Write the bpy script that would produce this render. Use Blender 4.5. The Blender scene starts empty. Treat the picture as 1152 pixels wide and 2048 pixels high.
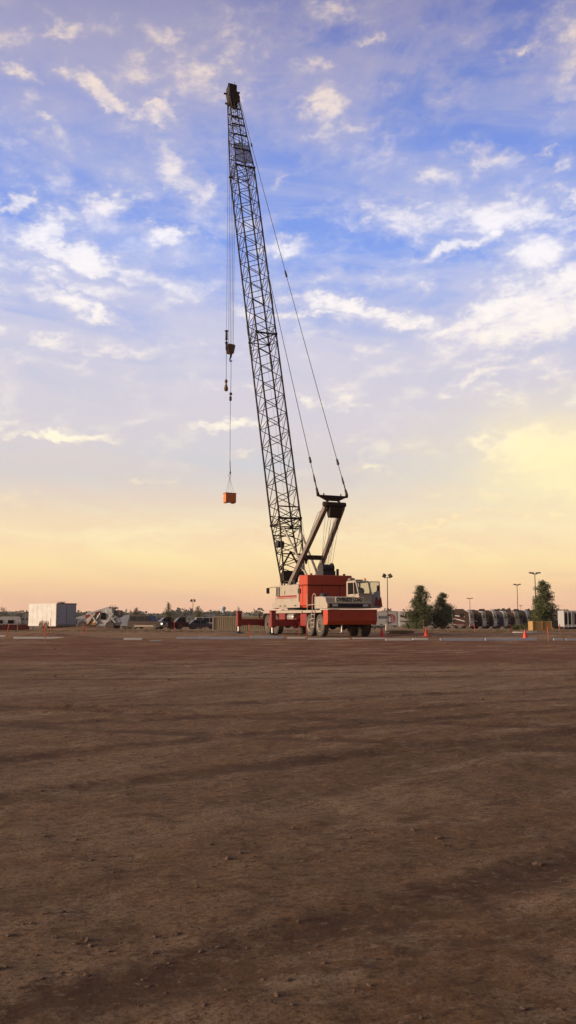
import bpy, bmesh, math, random
from mathutils import Vector, Matrix, noise
R = math.radians
PI = math.pi
random.seed(7)
sc = bpy.context.scene
COL = sc.collection

# ------------------------------------------------------------------ camera
F = 1773.0
PITCH = math.atan((1234 - 1024) / F)
CZ = 1.4
cam_d = bpy.data.cameras.new('camera')
cam = bpy.data.objects.new('camera', cam_d)
COL.objects.link(cam)
cam.location = (0, 0, CZ)
cam.rotation_euler = (PI / 2 + PITCH, 0, 0)
cam_d.sensor_fit = 'VERTICAL'
cam_d.sensor_height = 24
cam_d.lens = 24 * F / 2048
cam_d.clip_start = 0.1
cam_d.clip_end = 9000
sc.camera = cam


def proj(x, y, z):
    z -= CZ
    d = y * math.cos(PITCH) + z * math.sin(PITCH)
    u = -y * math.sin(PITCH) + z * math.cos(PITCH)
    return 576 + F * x / d, 1024 - F * u / d


def ray(px, py):
    a = (px - 576) / F
    u = (1024 - py) / F
    return Vector((a, math.cos(PITCH) - u * math.sin(PITCH), math.sin(PITCH) + u * math.cos(PITCH)))


def at(px, py, Y):
    d = ray(px, py)
    d = d * (Y / d.y)
    return Vector((d.x, Y, d.z + CZ))


def azel(px, py):
    d = ray(px, py).normalized()
    return math.degrees(math.atan2(d.x, d.y)), math.degrees(math.asin(d.z))


# ------------------------------------------------------------------ ground height
def sm(a, b, x):
    t = max(0.0, min(1.0, (x - a) / (b - a)))
    return t * t * (3 - 2 * t)


MOUNDS = [(-14.2, 52.0, 2.4, 1.0, .30), (-11.6, 49.5, 1.2, .6, .16), (8.6, 56.5, 2.2, 1.2, .22), (13.5, 60, 2.5, 1.0, .22),
          (-4.5, 58.0, 3.2, .9, .12), (6.8, 49.5, 1.6, .7, .10), (-21.5, 92, 3.6, 1.6, .9), (17.5, 56, 2.6, 1.1, .16),
          (2.0, 46.5, 5, .8, .07), (-9.0, 44.0, 6, .9, .08), (9.0, 43.0, 6, .8, .08), (0, 38, 14, 1.3, .05), (12, 34, 9, 1.2, .05),
          (-12, 35, 8, 1.0, .06)]


TR = []
for (px_, py_, ph, rad) in ((2, 15, 25, 40), (-2, 8.5, 36, -60), (0, 22, 8, 80), (3.5, 5.6, 42, 50), (-5, 31, -5, -110), (-1.5, 12, -20, 45), (0, 27, 14, -70)):
    nx, ny = -math.sin(R(ph)), math.cos(R(ph))
    TR.append((px_ + nx * rad, py_ + ny * rad, abs(rad)))


def base_h(x, y):
    if y < 75:
        a = .2 * sm(38, 50, y) + .0156 * sm(69, 75, y)
    elif y < 200:
        c_ = 28 - 4 * sm(75, 130, y) - 1.0 * sm(130, 200, y)
        a = CZ - c_ * y / F
    else:
        a = CZ - 23 * 200 / F
    return a


def gh(x, y, detail=True):
    h = base_h(x, y)
    for mx, my, rx, ry, a in MOUNDS:
        q = ((x - mx) / rx) ** 2 + ((y - my) / ry) ** 2
        if q < 6:
            h += a * math.exp(-q)
    if detail:
        d = math.hypot(x, y)
        rough = .35 + .65 * sm(22, 30, y) * (1 - sm(62, 70, y))
        crane = 1.0
        n1 = noise.noise(Vector((x * .11, y * .16, 3.1)))
        h += .045 * n1 * (1 - .7 * sm(60, 80, d))
        if d < 110:
            n2 = noise.fractal(Vector((x * .55 + y * .2, y * .9 - x * .2, 1.7)), 1.0, 2.1, 4)
            h += .045 * n2 * rough * (1 - .7 * sm(44, 54, y)) * (1 - .6 * sm(68, 80, y))
        if d < 30:
            n3 = noise.fractal(Vector((x * 2.4 + y * 1.0, y * 3.4, 8.7)), .9, 2.1, 3)
            h += .011 * n3
        if 3 < d < 45 and y > 0:
            for cx, cy, rad in TR:
                q = abs(math.hypot(x - cx, y - cy) - rad)
                q = abs(q - .95)
                if q < .6:
                    h += (-.022 * math.exp(-(q / .17) ** 2) + .016 * math.exp(-((q - .30) / .09) ** 2)) * (.5 + noise.noise(Vector((x * .5, y * .5, 4))))
        if y > 230:
            h += 2.0 * noise.noise(Vector((x * .002, y * .002, 0)))*sm(230, 600, y)
    return h


def gY(px, py):
    """distance at which the ground shows at image height py"""
    Y = 20.0
    best = (1e9, Y)
    while Y < 74:
        g = base_h(0, Y)
        e = abs(proj(0, Y, g)[1] - py)
        if e < best[0]:
            best = (e, Y)
        Y += .1
    Y = best[1]
    x = at(px, py, Y).x
    return x, Y, gh(x, Y)


# ------------------------------------------------------------------ materials
def nn(nt, t, **k):
    n = nt.nodes.new(t)
    for a, v in k.items():
        setattr(n, a, v)
    return n


def mth(nt, op, a, b=None, clamp=False):
    n = nt.nodes.new('ShaderNodeMath')
    n.operation = op
    n.use_clamp = clamp
    for i, v in enumerate((a, b)):
        if v is None:
            continue
        if isinstance(v, (int, float)):
            n.inputs[i].default_value = v
        else:
            nt.links.new(v, n.inputs[i])
    return n.outputs[0]


def mixc(nt, fac, a, b, mode='MIX'):
    n = nt.nodes.new('ShaderNodeMix')
    n.data_type = 'RGBA'
    n.blend_type = mode
    for s, v in (('Factor', fac), ('A', a), ('B', b)):
        i = [q for q in n.inputs if q.name == s and (q.type == 'RGBA' or s == 'Factor' and q.type == 'VALUE')][0]
        if isinstance(v, tuple):
            i.default_value = v if len(v) == 4 else (*v, 1)
        elif isinstance(v, (int, float)):
            i.default_value = v
        else:
            nt.links.new(v, i)
    return [o for o in n.outputs if o.type == 'RGBA'][0]


def material(name, color, rough=.6, metal=0.0, dirt=.35, dirtcol=(.10, .07, .045), scale=1.6, bump=0.0, spec=.5):
    m = bpy.data.materials.new(name)
    m.use_nodes = True
    nt = m.node_tree
    b = nt.nodes['Principled BSDF']
    tc = nn(nt, 'ShaderNodeTexCoord')
    ns = nn(nt, 'ShaderNodeTexNoise')
    ns.inputs['Scale'].default_value = scale
    ns.inputs['Detail'].default_value = 6
    ns.inputs['Roughness'].default_value = .65
    nt.links.new(tc.outputs['Object'], ns.inputs['Vector'])
    f = mth(nt, 'MULTIPLY', mth(nt, 'SUBTRACT', ns.outputs['Fac'], .42), 4.0 * dirt, True)
    c = mixc(nt, f, color, dirtcol)
    nt.links.new(c, b.inputs['Base Color'])
    r = mth(nt, 'ADD', rough, mth(nt, 'MULTIPLY', f, .3), True)
    nt.links.new(r, b.inputs['Roughness'])
    b.inputs['Metallic'].default_value = metal
    b.inputs['Specular IOR Level'].default_value = spec
    if bump:
        n2 = nn(nt, 'ShaderNodeTexNoise')
        n2.inputs['Scale'].default_value = scale * 12
        nt.links.new(tc.outputs['Object'], n2.inputs['Vector'])
        bp = nn(nt, 'ShaderNodeBump')
        bp.inputs['Strength'].default_value = bump
        bp.inputs['Distance'].default_value = .03
        nt.links.new(n2.outputs['Fac'], bp.inputs['Height'])
        nt.links.new(bp.outputs['Normal'], b.inputs['Normal'])
    return m


def emis(name, color, strength):
    m = bpy.data.materials.new(name)
    m.use_nodes = True
    b = m.node_tree.nodes['Principled BSDF']
    b.inputs['Base Color'].default_value = (*color, 1)
    b.inputs['Emission Color'].default_value = (*color, 1)
    b.inputs['Emission Strength'].default_value = strength
    return m


M = {}
M['orange'] = material('orange_red_paint', (.45, .043, .008), .5, 0, .30, (.20, .055, .025), 2.3)
M['boxorange'] = material('faded_orange_paint', (.64, .20, .045), .6, 0, .35, (.3, .08, .03), 4)
M['red'] = material('dark_red_paint', (.25, .018, .012), .5, 0, .3, (.10, .05, .035), 1.4)
M['cream'] = material('cream_paint', (.38, .32, .25), .55, 0, .32, (.24, .18, .12), 2.4)
M['white'] = material('white_paint', (.48, .46, .43), .5, 0, .28, (.30, .25, .20), 1.7)
M['silver'] = material('silver_paint', (.40, .38, .37), .4, 0, .2, (.22, .2, .18), 1.0)
M['steel'] = material('dark_lattice_steel', (.030, .019, .014), .65, 0, .4, (.065, .032, .02), .8, spec=.2)
M['gantrysteel'] = material('weathered_grey_steel', (.19, .145, .12), .55, .1, .4, (.07, .045, .035), 1.8)
M['rust'] = material('brown_block_steel', (.15, .075, .045), .65, .1, .5, (.06, .035, .025), 2.5)
M['dark'] = material('dark_machinery', (.022, .018, .017), .6, .1, .4, (.05, .035, .025), 2)
M['rope'] = material('wire_rope', (.07, .055, .05), .6, .2, .2)
M['tyre'] = material('tyre_rubber', (.055, .046, .040), .85, 0, .9, (.15, .115, .08), 2.2, .4)
M['rim'] = material('grey_wheel_rim', (.40, .34, .27), .55, .1, .5, (.16, .11, .08), 3)
M['redrim'] = material('red_wheel_rim', (.30, .06, .04), .55, .0, .5, (.14, .09, .06), 3)
M['chrome'] = material('bright_cylinder_steel', (.52, .48, .44), .3, .5, .2)
M['glass'] = material('dark_window_glass', (.014, .013, .012), .22, 0, .05, spec=.15)
M['amber'] = material('amber_lens', (.45, .16, .02), .3, 0, .1)
M['lamp'] = material('lamp_lens', (.55, .53, .5), .2, 0, .1)
M['taillight'] = material('red_lens', (.5, .02, .02), .3, 0, .05)
M['lit_head'] = emis('lit_headlight', (1.0, .85, .6), 3.0)
M['lit_tail'] = emis('lit_tail_light', (1.0, .08, .04), 1.2)
M['signyellow'] = material('sign_cream_yellow', (.85, .74, .50), .6, 0, .12, (.3, .24, .14))
M['black'] = material('black_letter_paint', (.012, .011, .01), .6, 0, .05)
M['navy'] = material('navy_letter_paint', (.03, .035, .08), .5, 0, .05)
M['bluegrey'] = material('blue_grey_paint', (.30, .32, .37), .55, 0, .2, (.2, .18, .16), .7)
M['stakeorange'] = material('fluorescent_orange_paint', (.72, .09, .03), .6, 0, .15, (.4, .12, .06), 6)
M['wood'] = material('raw_wood', (.33, .22, .13), .8, 0, .4, (.15, .1, .06), 5, .2)
M['plywood'] = material('plywood_sheet', (.36, .21, .07), .75, 0, .25, (.22, .13, .05), 1.5)
M['cone'] = material('traffic_cone_plastic', (.70, .06, .03), .6, 0, .3, (.3, .08, .05), 7)
M['board'] = material('pale_form_board', (.52, .49, .47), .6, 0, .3, (.25, .2, .15), 1.2)
M['boardblue'] = material('blue_grey_form_board', (.30, .31, .36), .6, 0, .3, (.18, .15, .13), 1.2)
M['boardbrown'] = material('muddy_form_board', (.20, .14, .11), .7, 0, .4, (.1, .07, .05), 1.2)
M['tan'] = material('tan_corrugated_steel', (.46, .37, .24), .6, 0, .3, (.3, .23, .14), .6)
M['maroon'] = material('maroon_paint', (.075, .010, .009), .5, 0, .15, (.045, .03, .02), spec=.2)
M['brownpaint'] = material('dark_brown_paint', (.040, .018, .012), .5, 0, .15, (.045, .03, .02), spec=.2)
M['blackpaint'] = material('black_car_paint', (.018, .016, .017), .5, 0, .15, (.045, .03, .02), spec=.2)
M['purple'] = material('grey_purple_paint', (.06, .045, .06), .35, .1, .15)
M['goldtrim'] = material('beige_lower_trim', (.30, .22, .15), .5, .1, .2)
M['towerblue'] = material('pale_blue_tank_paint', (.34, .42, .48), .5, 0, .1)
M['pole'] = material('bronze_lamp_pole', (.05, .035, .028), .5, .3, .2)
M['concrete'] = material('bare_concrete', (.34, .30, .26), .9, 0, .3, (.2, .15, .11), 2, .2)
M['gravel'] = material('pale_gravel', (.42, .38, .34), .95, 0, .5, (.25, .2, .16), 6, .5)
M['trimgreen'] = material('grey_green_trim', (.16, .18, .15), .6, 0, .2)
M['yellow'] = material('worn_yellow_paint', (.40, .21, .05), .5, 0, .4, (.2, .1, .05), 2)
M['bark'] = material('tree_bark', (.10, .07, .05), .9, 0, .4, (.05, .04, .03), 4, .4)
M['flag'] = material('dark_flag_cloth', (.10, .06, .05), .9, 0, .4, (.05, .03, .03), 3)
M['farwall'] = material('far_building_wall', (.20, .19, .19), .8, 0, .2, (.12, .1, .1), .1)


def leafmat(name, c1, c2, c3):
    m = bpy.data.materials.new(name)
    m.use_nodes = True
    nt = m.node_tree
    b = nt.nodes['Principled BSDF']
    g = nn(nt, 'ShaderNodeNewGeometry')
    rp = nn(nt, 'ShaderNodeValToRGB')
    e = rp.color_ramp.elements
    e[0].color = (*c1, 1)
    e[1].color = (*c3, 1)
    k = rp.color_ramp.elements.new(.5)
    k.color = (*c2, 1)
    nt.links.new(g.outputs['Random Per Island'], rp.inputs[0])
    nt.links.new(rp.outputs[0], b.inputs['Base Color'])
    b.inputs['Roughness'].default_value = .7
    tr = nn(nt, 'ShaderNodeBsdfTranslucent')
    nt.links.new(rp.outputs[0], tr.inputs['Color'])
    mx = nn(nt, 'ShaderNodeMixShader')
    mx.inputs[0].default_value = .3
    out = nt.nodes['Material Output']
    nt.links.new(b.outputs[0], mx.inputs[1])
    nt.links.new(tr.outputs[0], mx.inputs[2])
    nt.links.new(mx.outputs[0], out.inputs['Surface'])
    return m


M['leaf'] = leafmat('green_leaves', (.035, .052, .014), (.075, .090, .025), (.14, .13, .04))
M['leaf2'] = leafmat('olive_leaves', (.06, .06, .02), (.12, .11, .035), (.19, .15, .06))
M['weed'] = leafmat('dry_weed_blades', (.10, .075, .03), (.14, .10, .045), (.20, .15, .07))
M['farleaf'] = leafmat('far_tree_leaves', (.045, .045, .03), (.06, .06, .04), (.08, .075, .05))


# ground material
def ground_mat():
    m = bpy.data.materials.new('bare_brown_dirt')
    m.use_nodes = True
    nt = m.node_tree
    b = nt.nodes['Principled BSDF']
    tc = nn(nt, 'ShaderNodeTexCoord')

    def noi(scale, sx, sy, rot=0, det=6, rough=.6, dist=0.0):
        vr = nn(nt, 'ShaderNodeVectorRotate', rotation_type='Z_AXIS')
        vr.inputs['Angle'].default_value = -rot
        nt.links.new(tc.outputs['Object'], vr.inputs[0])
        mp = nn(nt, 'ShaderNodeMapping')
        mp.inputs['Scale'].default_value = (sx, sy, 1)
        nt.links.new(vr.outputs[0], mp.inputs[0])
        n = nn(nt, 'ShaderNodeTexNoise')
        n.inputs['Scale'].default_value = scale
        n.inputs['Detail'].default_value = det
        n.inputs['Roughness'].default_value = rough
        n.inputs['Distortion'].default_value = dist
        nt.links.new(mp.outputs[0], n.inputs['Vector'])
        return n.outputs['Fac']

    def rng(v, a, b2):
        n = nn(nt, 'ShaderNodeMapRange')
        n.interpolation_type = 'SMOOTHSTEP'
        n.inputs['From Min'].default_value = a
        n.inputs['From Max'].default_value = b2
        nt.links.new(v, n.inputs['Value'])
        return n.outputs[0]
    big = noi(.13, 1, 1.2, .5, 5, .6, .6)
    trk = noi(.60, .30, 1.2, R(52), 5, .62, .6)
    trk2 = noi(1.5, .25, 1.2, R(44), 6, .66, .4)
    mid = noi(2.2, .7, 1.0, R(40), 7, .72, .6)
    fine = noi(8.0, .9, 1.1, .2, 8, .78)
    vfine = noi(46.0, 1, 1, 0, 6, .78)
    base = mixc(nt, rng(big, .38, .62), (.250, .134, .062), (.350, .220, .125))
    c = mixc(nt, mth(nt, 'MULTIPLY', rng(trk, .50, .62), .50), base, (.150, .076, .038))
    c = mixc(nt, mth(nt, 'MULTIPLY', rng(trk2, .52, .64), .60), c, (.41, .262, .155))
    c = mixc(nt, mth(nt, 'MULTIPLY', rng(mid, .53, .64), .65), c, (.140, .066, .034))
    pale = mth(nt, 'MULTIPLY', rng(noi(1.3, .5, 1.0, R(50), 8, .76, .8), .53, .64), .65)
    c = mixc(nt, pale, c, (.47, .32, .20))
    # ruts
    sp0 = nn(nt, 'ShaderNodeVectorMath', operation='ADD')
    wob = nn(nt, 'ShaderNodeTexNoise')
    wob.inputs['Scale'].default_value = 2.5
    wob.inputs['Detail'].default_value = 5
    nt.links.new(tc.outputs['Object'], wob.inputs['Vector'])
    wv = nn(nt, 'ShaderNodeVectorMath', operation='MULTIPLY')
    wv.inputs[1].default_value = (.35, .35, 0)
    nt.links.new(wob.outputs['Color'], wv.inputs[0])
    nt.links.new(tc.outputs['Object'], sp0.inputs[0])
    nt.links.new(wv.outputs[0], sp0.inputs[1])
    rut = None
    for cx, cy, rad in TR:
        dd = nn(nt, 'ShaderNodeVectorMath', operation='DISTANCE')
        dd.inputs[1].default_value = (cx + .17, cy + .17, 0)
        fl = nn(nt, 'ShaderNodeVectorMath', operation='MULTIPLY')
        fl.inputs[1].default_value = (1, 1, 0)
        nt.links.new(sp0.outputs[0], fl.inputs[0])
        nt.links.new(fl.outputs[0], dd.inputs[0])
        q = mth(nt, 'ABSOLUTE', mth(nt, 'SUBTRACT', mth(nt, 'ABSOLUTE', mth(nt, 'SUBTRACT', dd.outputs['Value'], rad)), .95))
        rut = q if rut is None else mth(nt, 'MINIMUM', rut, q)
    rutm = mth(nt, 'MULTIPLY', mth(nt, 'SUBTRACT', 1.0, rng(rut, .10, .30)), rng(noi(1.1, 1, 1, 0, 5, .7), .34, .54))
    c = mixc(nt, mth(nt, 'MULTIPLY', rutm, .80), c, (.120, .058, .030))
    c = mixc(nt, mth(nt, 'MULTIPLY', rng(fine, .51, .64), .75), c, (.115, .055, .030))
    c = mixc(nt, mth(nt, 'MULTIPLY', rng(fine, .47, .36), .45), c, (.42, .29, .20))
    spk = noi(19.0, .8, 1.2, .4, 4, .7)
    c = mixc(nt, mth(nt, 'MULTIPLY', rng(spk, .56, .64), .75), c, (.095, .048, .028))
    c = mixc(nt, mth(nt, 'MULTIPLY', rng(spk, .42, .34), .5), c, (.45, .33, .22))
    c = mixc(nt, mth(nt, 'MULTIPLY', rng(vfine, .46, .62), .70), c, (.115, .062, .038))
    # red-brown freshly turned soil beyond the graded area
    sp = nn(nt, 'ShaderNodeSeparateXYZ')
    nt.links.new(tc.outputs['Object'], sp.inputs[0])
    yb = mth(nt, 'ADD', sp.outputs['Y'], mth(nt, 'MULTIPLY', noi(.3, 1, 1, 0, 4), 14))
    band = mth(nt, 'MULTIPLY', rng(yb, 33, 38), mth(nt, 'SUBTRACT', 1.0, rng(yb, 52, 60)))
    band = mth(nt, 'MULTIPLY', band, rng(noi(.9, .35, 1.4, .05, 6, .7), .40, .56))
    c = mixc(nt, mth(nt, 'MULTIPLY', band, .8), c, (.165, .055, .024))
    far = rng(sp.outputs['Y'], 190, 300)
    c = mixc(nt, far, c, (.09, .085, .045))
    nt.links.new(c, b.inputs['Base Color'])
    b.inputs['Roughness'].default_value = .95
    b.inputs['Specular IOR Level'].default_value = .15
    hsum = mth(nt, 'ADD', mth(nt, 'MULTIPLY', fine, 1.0), mth(nt, 'MULTIPLY', vfine, .45))
    hsum = mth(nt, 'ADD', hsum, mth(nt, 'MULTIPLY', rutm, -.35))
    hsum = mth(nt, 'ADD', hsum, mth(nt, 'MULTIPLY', trk2, 1.2))
    bp = nn(nt, 'ShaderNodeBump')
    bp.inputs['Strength'].default_value = 1.0
    bp.inputs['Distance'].default_value = .13
    nt.links.new(hsum, bp.inputs['Height'])
    nt.links.new(bp.outputs['Normal'], b.inputs['Normal'])
    return m


M['dirt'] = ground_mat()
M['clod'] = material('dirt_clods', (.11, .06, .036), .95, 0, .6, (.045, .026, .018), 3, .6)


# ------------------------------------------------------------------ mesh builder
def frame_from(p0, p1):
    z = (p1 - p0).normalized()
    a = Vector((0, 0, 1)) if abs(z.z) < .95 else Vector((1, 0, 0))
    x = a.cross(z).normalized()
    y = z.cross(x)
    return x, y, z


class MB:
    def __init__(self):
        self.v = []
        self.f = []
        self.mi = []
        self.cur = 0

    def mat(self, i):
        self.cur = i
        return self

    def add(self, vs, fs):
        o = len(self.v)
        self.v += [tuple(p) for p in vs]
        for q in fs:
            self.f.append([o + i for i in q])
            self.mi.append(self.cur)
        return self

    def box(self, c, s, rot=None, taper=None):
        """c centre, s size; bevelled a little on every edge"""
        hx, hy, hz = s[0] / 2, s[1] / 2, s[2] / 2
        vs = [Vector((x, y, z)) for z in (-hz, hz) for x, y in ((-hx, -hy), (hx, -hy), (hx, hy), (-hx, hy))]
        if taper:
            for v in vs[4:]:
                v.x *= taper
                v.y *= taper
        if rot is not None:
            vs = [rot @ v for v in vs]
        c = Vector(c)
        return self.add([v + c for v in vs], [(0, 3, 2, 1), (4, 5, 6, 7), (0, 1, 5, 4), (1, 2, 6, 5), (2, 3, 7, 6), (3, 0, 4, 7)])

    def bbox(self, c, s, b=.03, rz=0):
        """box with chamfered vertical and top edges"""
        hx, hy, hz = s[0] / 2, s[1] / 2, s[2] / 2
        b = min(b, hx * .45, hy * .45, hz * .45)

        def ring(z, i):
            x, y = hx - i, hy - i
            return [(-x + b, -y, z), (x - b, -y, z), (x, -y + b, z), (x, y - b, z), (x - b, y, z), (-x + b, y, z), (-x, y - b, z), (-x, -y + b, z)]
        vs = ring(-hz, b) + ring(-hz + b, 0) + ring(hz - b, 0) + ring(hz, b)
        rm = Matrix.Rotation(rz, 3, 'Z')
        vs = [rm @ Vector(v) + Vector(c) for v in vs]
        fs = [tuple(range(7, -1, -1)), tuple(range(24, 32))]
        for k in range(3):
            for i in range(8):
                j = (i + 1) % 8
                fs.append((k * 8 + i, k * 8 + j, k * 8 + 8 + j, k * 8 + 8 + i))
        return self.add(vs, fs)

    def tube(self, p0, p1, r, n=8, r1=None, caps=True):
        p0 = Vector(p0)
        p1 = Vector(p1)
        r1 = r if r1 is None else r1
        x, y, z = frame_from(p0, p1)
        vs = []
        for p, q in ((p0, r), (p1, r1)):
            for i in range(n):
                a = 2 * PI * i / n
                vs.append(p + x * math.cos(a) * q + y * math.sin(a) * q)
        fs = [(i, (i + 1) % n, n + (i + 1) % n, n + i) for i in range(n)]
        if caps:
            fs += [tuple(range(n - 1, -1, -1)), tuple(range(n, 2 * n))]
        return self.add(vs, fs)

    def path(self, pts, r, n=6):
        pts = [Vector(p) for p in pts]
        for a, b in zip(pts, pts[1:]):
            self.tube(a, b, r, n)
        return self

    def bar(self, p0, p1, w, h):
        p0 = Vector(p0)
        p1 = Vector(p1)
        x, y, z = frame_from(p0, p1)
        vs = []
        for p in (p0, p1):
            for a, b in ((-1, -1), (1, -1), (1, 1), (-1, 1)):
                vs.append(p + x * a * w / 2 + y * b * h / 2)
        return self.add(vs, [(3, 2, 1, 0), (4, 5, 6, 7), (0, 1, 5, 4), (1, 2, 6, 5), (2, 3, 7, 6), (3, 0, 4, 7)])

    def lathe(self, prof, c, axis='Z', n=24):
        """prof: list of (r, h) along axis"""
        vs = []
        for r, h in prof:
            for i in range(n):
                a = 2 * PI * i / n
                q = (r * math.cos(a), r * math.sin(a), h)
                if axis == 'Y':
                    q = (q[0], h, q[1])
                elif axis == 'X':
                    q = (h, q[0], q[1])
                vs.append(Vector(q) + Vector(c))
        fs = []
        for k in range(len(prof) - 1):
            for i in range(n):
                j = (i + 1) % n
                fs.append((k * n + i, k * n + j, k * n + n + j, k * n + n + i))
        fs.append(tuple(range(n - 1, -1, -1)))
        m = (len(prof) - 1) * n
        fs.append(tuple(range(m, m + n)))
        return self.add(vs, fs)

    def prism(self, poly, y0, y1, inset=None):
        """side profile in x,z extruded from y0 to y1; inset narrows verts by z rule"""
        n = len(poly)
        vs = []
        for y in (y0, y1):
            for x, z in poly:
                s = inset(z) if inset else 0
                vs.append((x, y + (s if y == min(y0, y1) else -s), z))
        fs = [tuple(range(n)), tuple(range(2 * n - 1, n - 1, -1))]
        for i in range(n):
            j = (i + 1) % n
            fs.append((i, n + i, n + j, j))
        return self.add(vs, fs)

    def blob(self, c, r, seed=0, sub=2, sq=(1, 1, 1), amp=.3):
        bm = bmesh.new()
        bmesh.ops.create_icosphere(bm, subdivisions=sub, radius=1)
        vs = []
        for v in bm.verts:
            k = 1 + amp * noise.noise(v.co * 1.7 + Vector((seed * 3.3, 0, 0)))
            vs.append(Vector((v.co.x * sq[0], v.co.y * sq[1], v.co.z * sq[2])) * r * k + Vector(c))
        fs = [[v.index for v in f.verts] for f in bm.faces]
        bm.free()
        return self.add(vs, fs)

    def build(self, name, mats, parent=None, smooth=False, rot=None, loc=None):
        me = bpy.data.meshes.new(name)
        me.from_pydata(self.v, [], self.f)
        me.validate()
        bm = bmesh.new()
        bm.from_mesh(me)
        bmesh.ops.recalc_face_normals(bm, faces=bm.faces)
        bm.to_mesh(me)
        bm.free()
        if not isinstance(mats, (list, tuple)):
            mats = [mats]
        for m in mats:
            me.materials.append(m)
        if len(mats) > 1 and len(self.mi) == len(me.polygons):
            me.polygons.foreach_set('material_index', self.mi)
        if smooth:
            me.polygons.foreach_set('use_smooth', [True] * len(me.polygons))
            try:
                me.set_sharp_from_angle(angle=R(38))
            except Exception:
                pass
        o = bpy.data.objects.new(name, me)
        COL.objects.link(o)
        if parent:
            o.parent = parent
        if loc is not None:
            o.location = loc
        if rot is not None:
            o.rotation_euler = rot
        return o


def tag(o, label=None, cat=None, group=None, kind=None):
    if label:
        o['label'] = label
    if cat:
        o['category'] = cat
    if group:
        o['group'] = group
    if kind:
        o['kind'] = kind
    return o


def thing(name, label, cat, loc=(0, 0, 0), rz=0, group=None):
    o = bpy.data.objects.new(name, None)
    o.empty_display_size = .2
    COL.objects.link(o)
    o.location = loc
    o.rotation_euler = (0, 0, rz)
    return tag(o, label, cat, group)


def kids(o):
    return [c for c in list(bpy.data.objects) if c.parent == o]


def copy_tree(o, parent=None):
    c = o.copy()
    COL.objects.link(c)
    c.parent = parent
    for ch in kids(o):
        copy_tree(ch, c)
    return c


def text_obj(txt, size, mat, name, parent, loc, rot, width=None, depth=.006, bold=0.0):
    cu = bpy.data.curves.new(name, 'FONT')
    cu.body = txt
    cu.size = size
    cu.extrude = depth
    cu.offset = bold
    cu.align_x = 'CENTER'
    cu.align_y = 'CENTER'
    cu.resolution_u = 3
    t = bpy.data.objects.new('tmp_text', cu)
    COL.objects.link(t)
    dg = bpy.context.evaluated_depsgraph_get()
    me = bpy.data.meshes.new_from_object(t.evaluated_get(dg))
    me.name = name
    bpy.data.objects.remove(t)
    bpy.data.curves.remove(cu)
    if width:
        xs = [v.co.x for v in me.vertices]
        k = width / (max(xs) - min(xs))
        for v in me.vertices:
            v.co.x *= k
    me.materials.clear()
    me.materials.append(mat)
    o = bpy.data.objects.new(name, me)
    COL.objects.link(o)
    o.parent = parent
    o.location = loc
    o.rotation_euler = rot
    return o


# ================================================================== GROUND
def make_ground():
    rings = [0.0]
    r = 1.2
    while r < 5200:
        rings.append(r)
        if r < 12:
            r *= 1.012
        elif r < 90:
            r *= 1.009
        elif r < 260:
            r *= 1.03
        else:
            r *= 1.12
    angs = []
    a = -180.0
    while a < 180:
        angs.append(a)
        a += .2 if abs(a) < 24 else 4.0 if abs(a) > 60 else 2.0
    n = len(angs)
    vs = [(0, 0, gh(0, 0))]
    for r in rings[1:]:
        for a in angs:
            x, y = r * math.sin(R(a)), r * math.cos(R(a))
            vs.append((x, y, gh(x, y)))
    fs = []
    for i in range(n):
        fs.append((0, 1 + i, 1 + (i + 1) % n))
    for k in range(len(rings) - 2):
        o = 1 + k * n
        for i in range(n):
            j = (i + 1) % n
            fs.append((o + i, o + j, o + n + j, o + n + i))
    me = bpy.data.meshes.new('ground')
    me.from_pydata(vs, [], fs)
    bm = bmesh.new()
    bm.from_mesh(me)
    bmesh.ops.recalc_face_normals(bm, faces=bm.faces)
    bm.to_mesh(me)
    bm.free()
    if me.polygons[0].normal.z < 0:
        me.flip_normals()
    me.materials.append(M['dirt'])
    me.polygons.foreach_set('use_smooth', [True] * len(me.polygons))
    o = bpy.data.objects.new('ground', me)
    COL.objects.link(o)
    tag(o, kind='structure')


make_ground()


def make_clods():
    rnd = random.Random(11)
    protos = []
    for s in range(6):
        bm = bmesh.new()
        bmesh.ops.create_icosphere(bm, subdivisions=1, radius=1)
        vs = [v.co * (1 + .45 * noise.noise(v.co * 1.3 + Vector((s * 5, 0, 0)))) for v in bm.verts]
        fs = [[v.index for v in f.verts] for f in bm.faces]
        bm.free()
        protos.append((vs, fs))
    mb = MB()
    for i in range(7500):
        az = rnd.uniform(-21, 21)
        u = rnd.random()
        d = 2.6 * (24 / 2.6) ** (u ** .8) if i < 4200 else rnd.uniform(22, 72)
        x, y = d * math.sin(R(az)), d * math.cos(R(az))
        cl = noise.noise(Vector((x * .5 + y * .2, y * .8, 9)))
        if cl < rnd.uniform(-.05, .55):
            continue
        r = min(.05, (.0025 + .011 * rnd.random() ** 5) * (1 + d * .09))
        if rnd.random() < .02:
            r *= 1.8
        vs, fs = rnd.choice(protos)
        rm = Matrix.Rotation(rnd.uniform(0, 6.28), 3, 'Z')
        c = Vector((x, y, gh(x, y) - r * .05))
        st = Vector((1.25, .9, .6))
        mb.add([rm @ Vector((v.x * st.x, v.y * st.y, v.z * st.z)) * r + c for v in vs], fs)
    o = mb.build('dirt_clods', M['clod'])
    tag(o, 'small dark clods and stones scattered over the brown dirt', 'dirt clods', kind='stuff')


make_clods()

# ================================================================== CRANE
CR = thing('mobile_crane', 'orange and cream lattice boom truck crane with a box hanging from its hook', 'crane',
           (1.09, 62.0, .2), R(-70))
UP = (0, 0, R(183))      # upperworks turned to face over the rear


def cw(name, mats, mb, smooth=False, parent=CR):
    return mb.build(name, mats, parent, smooth)


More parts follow.
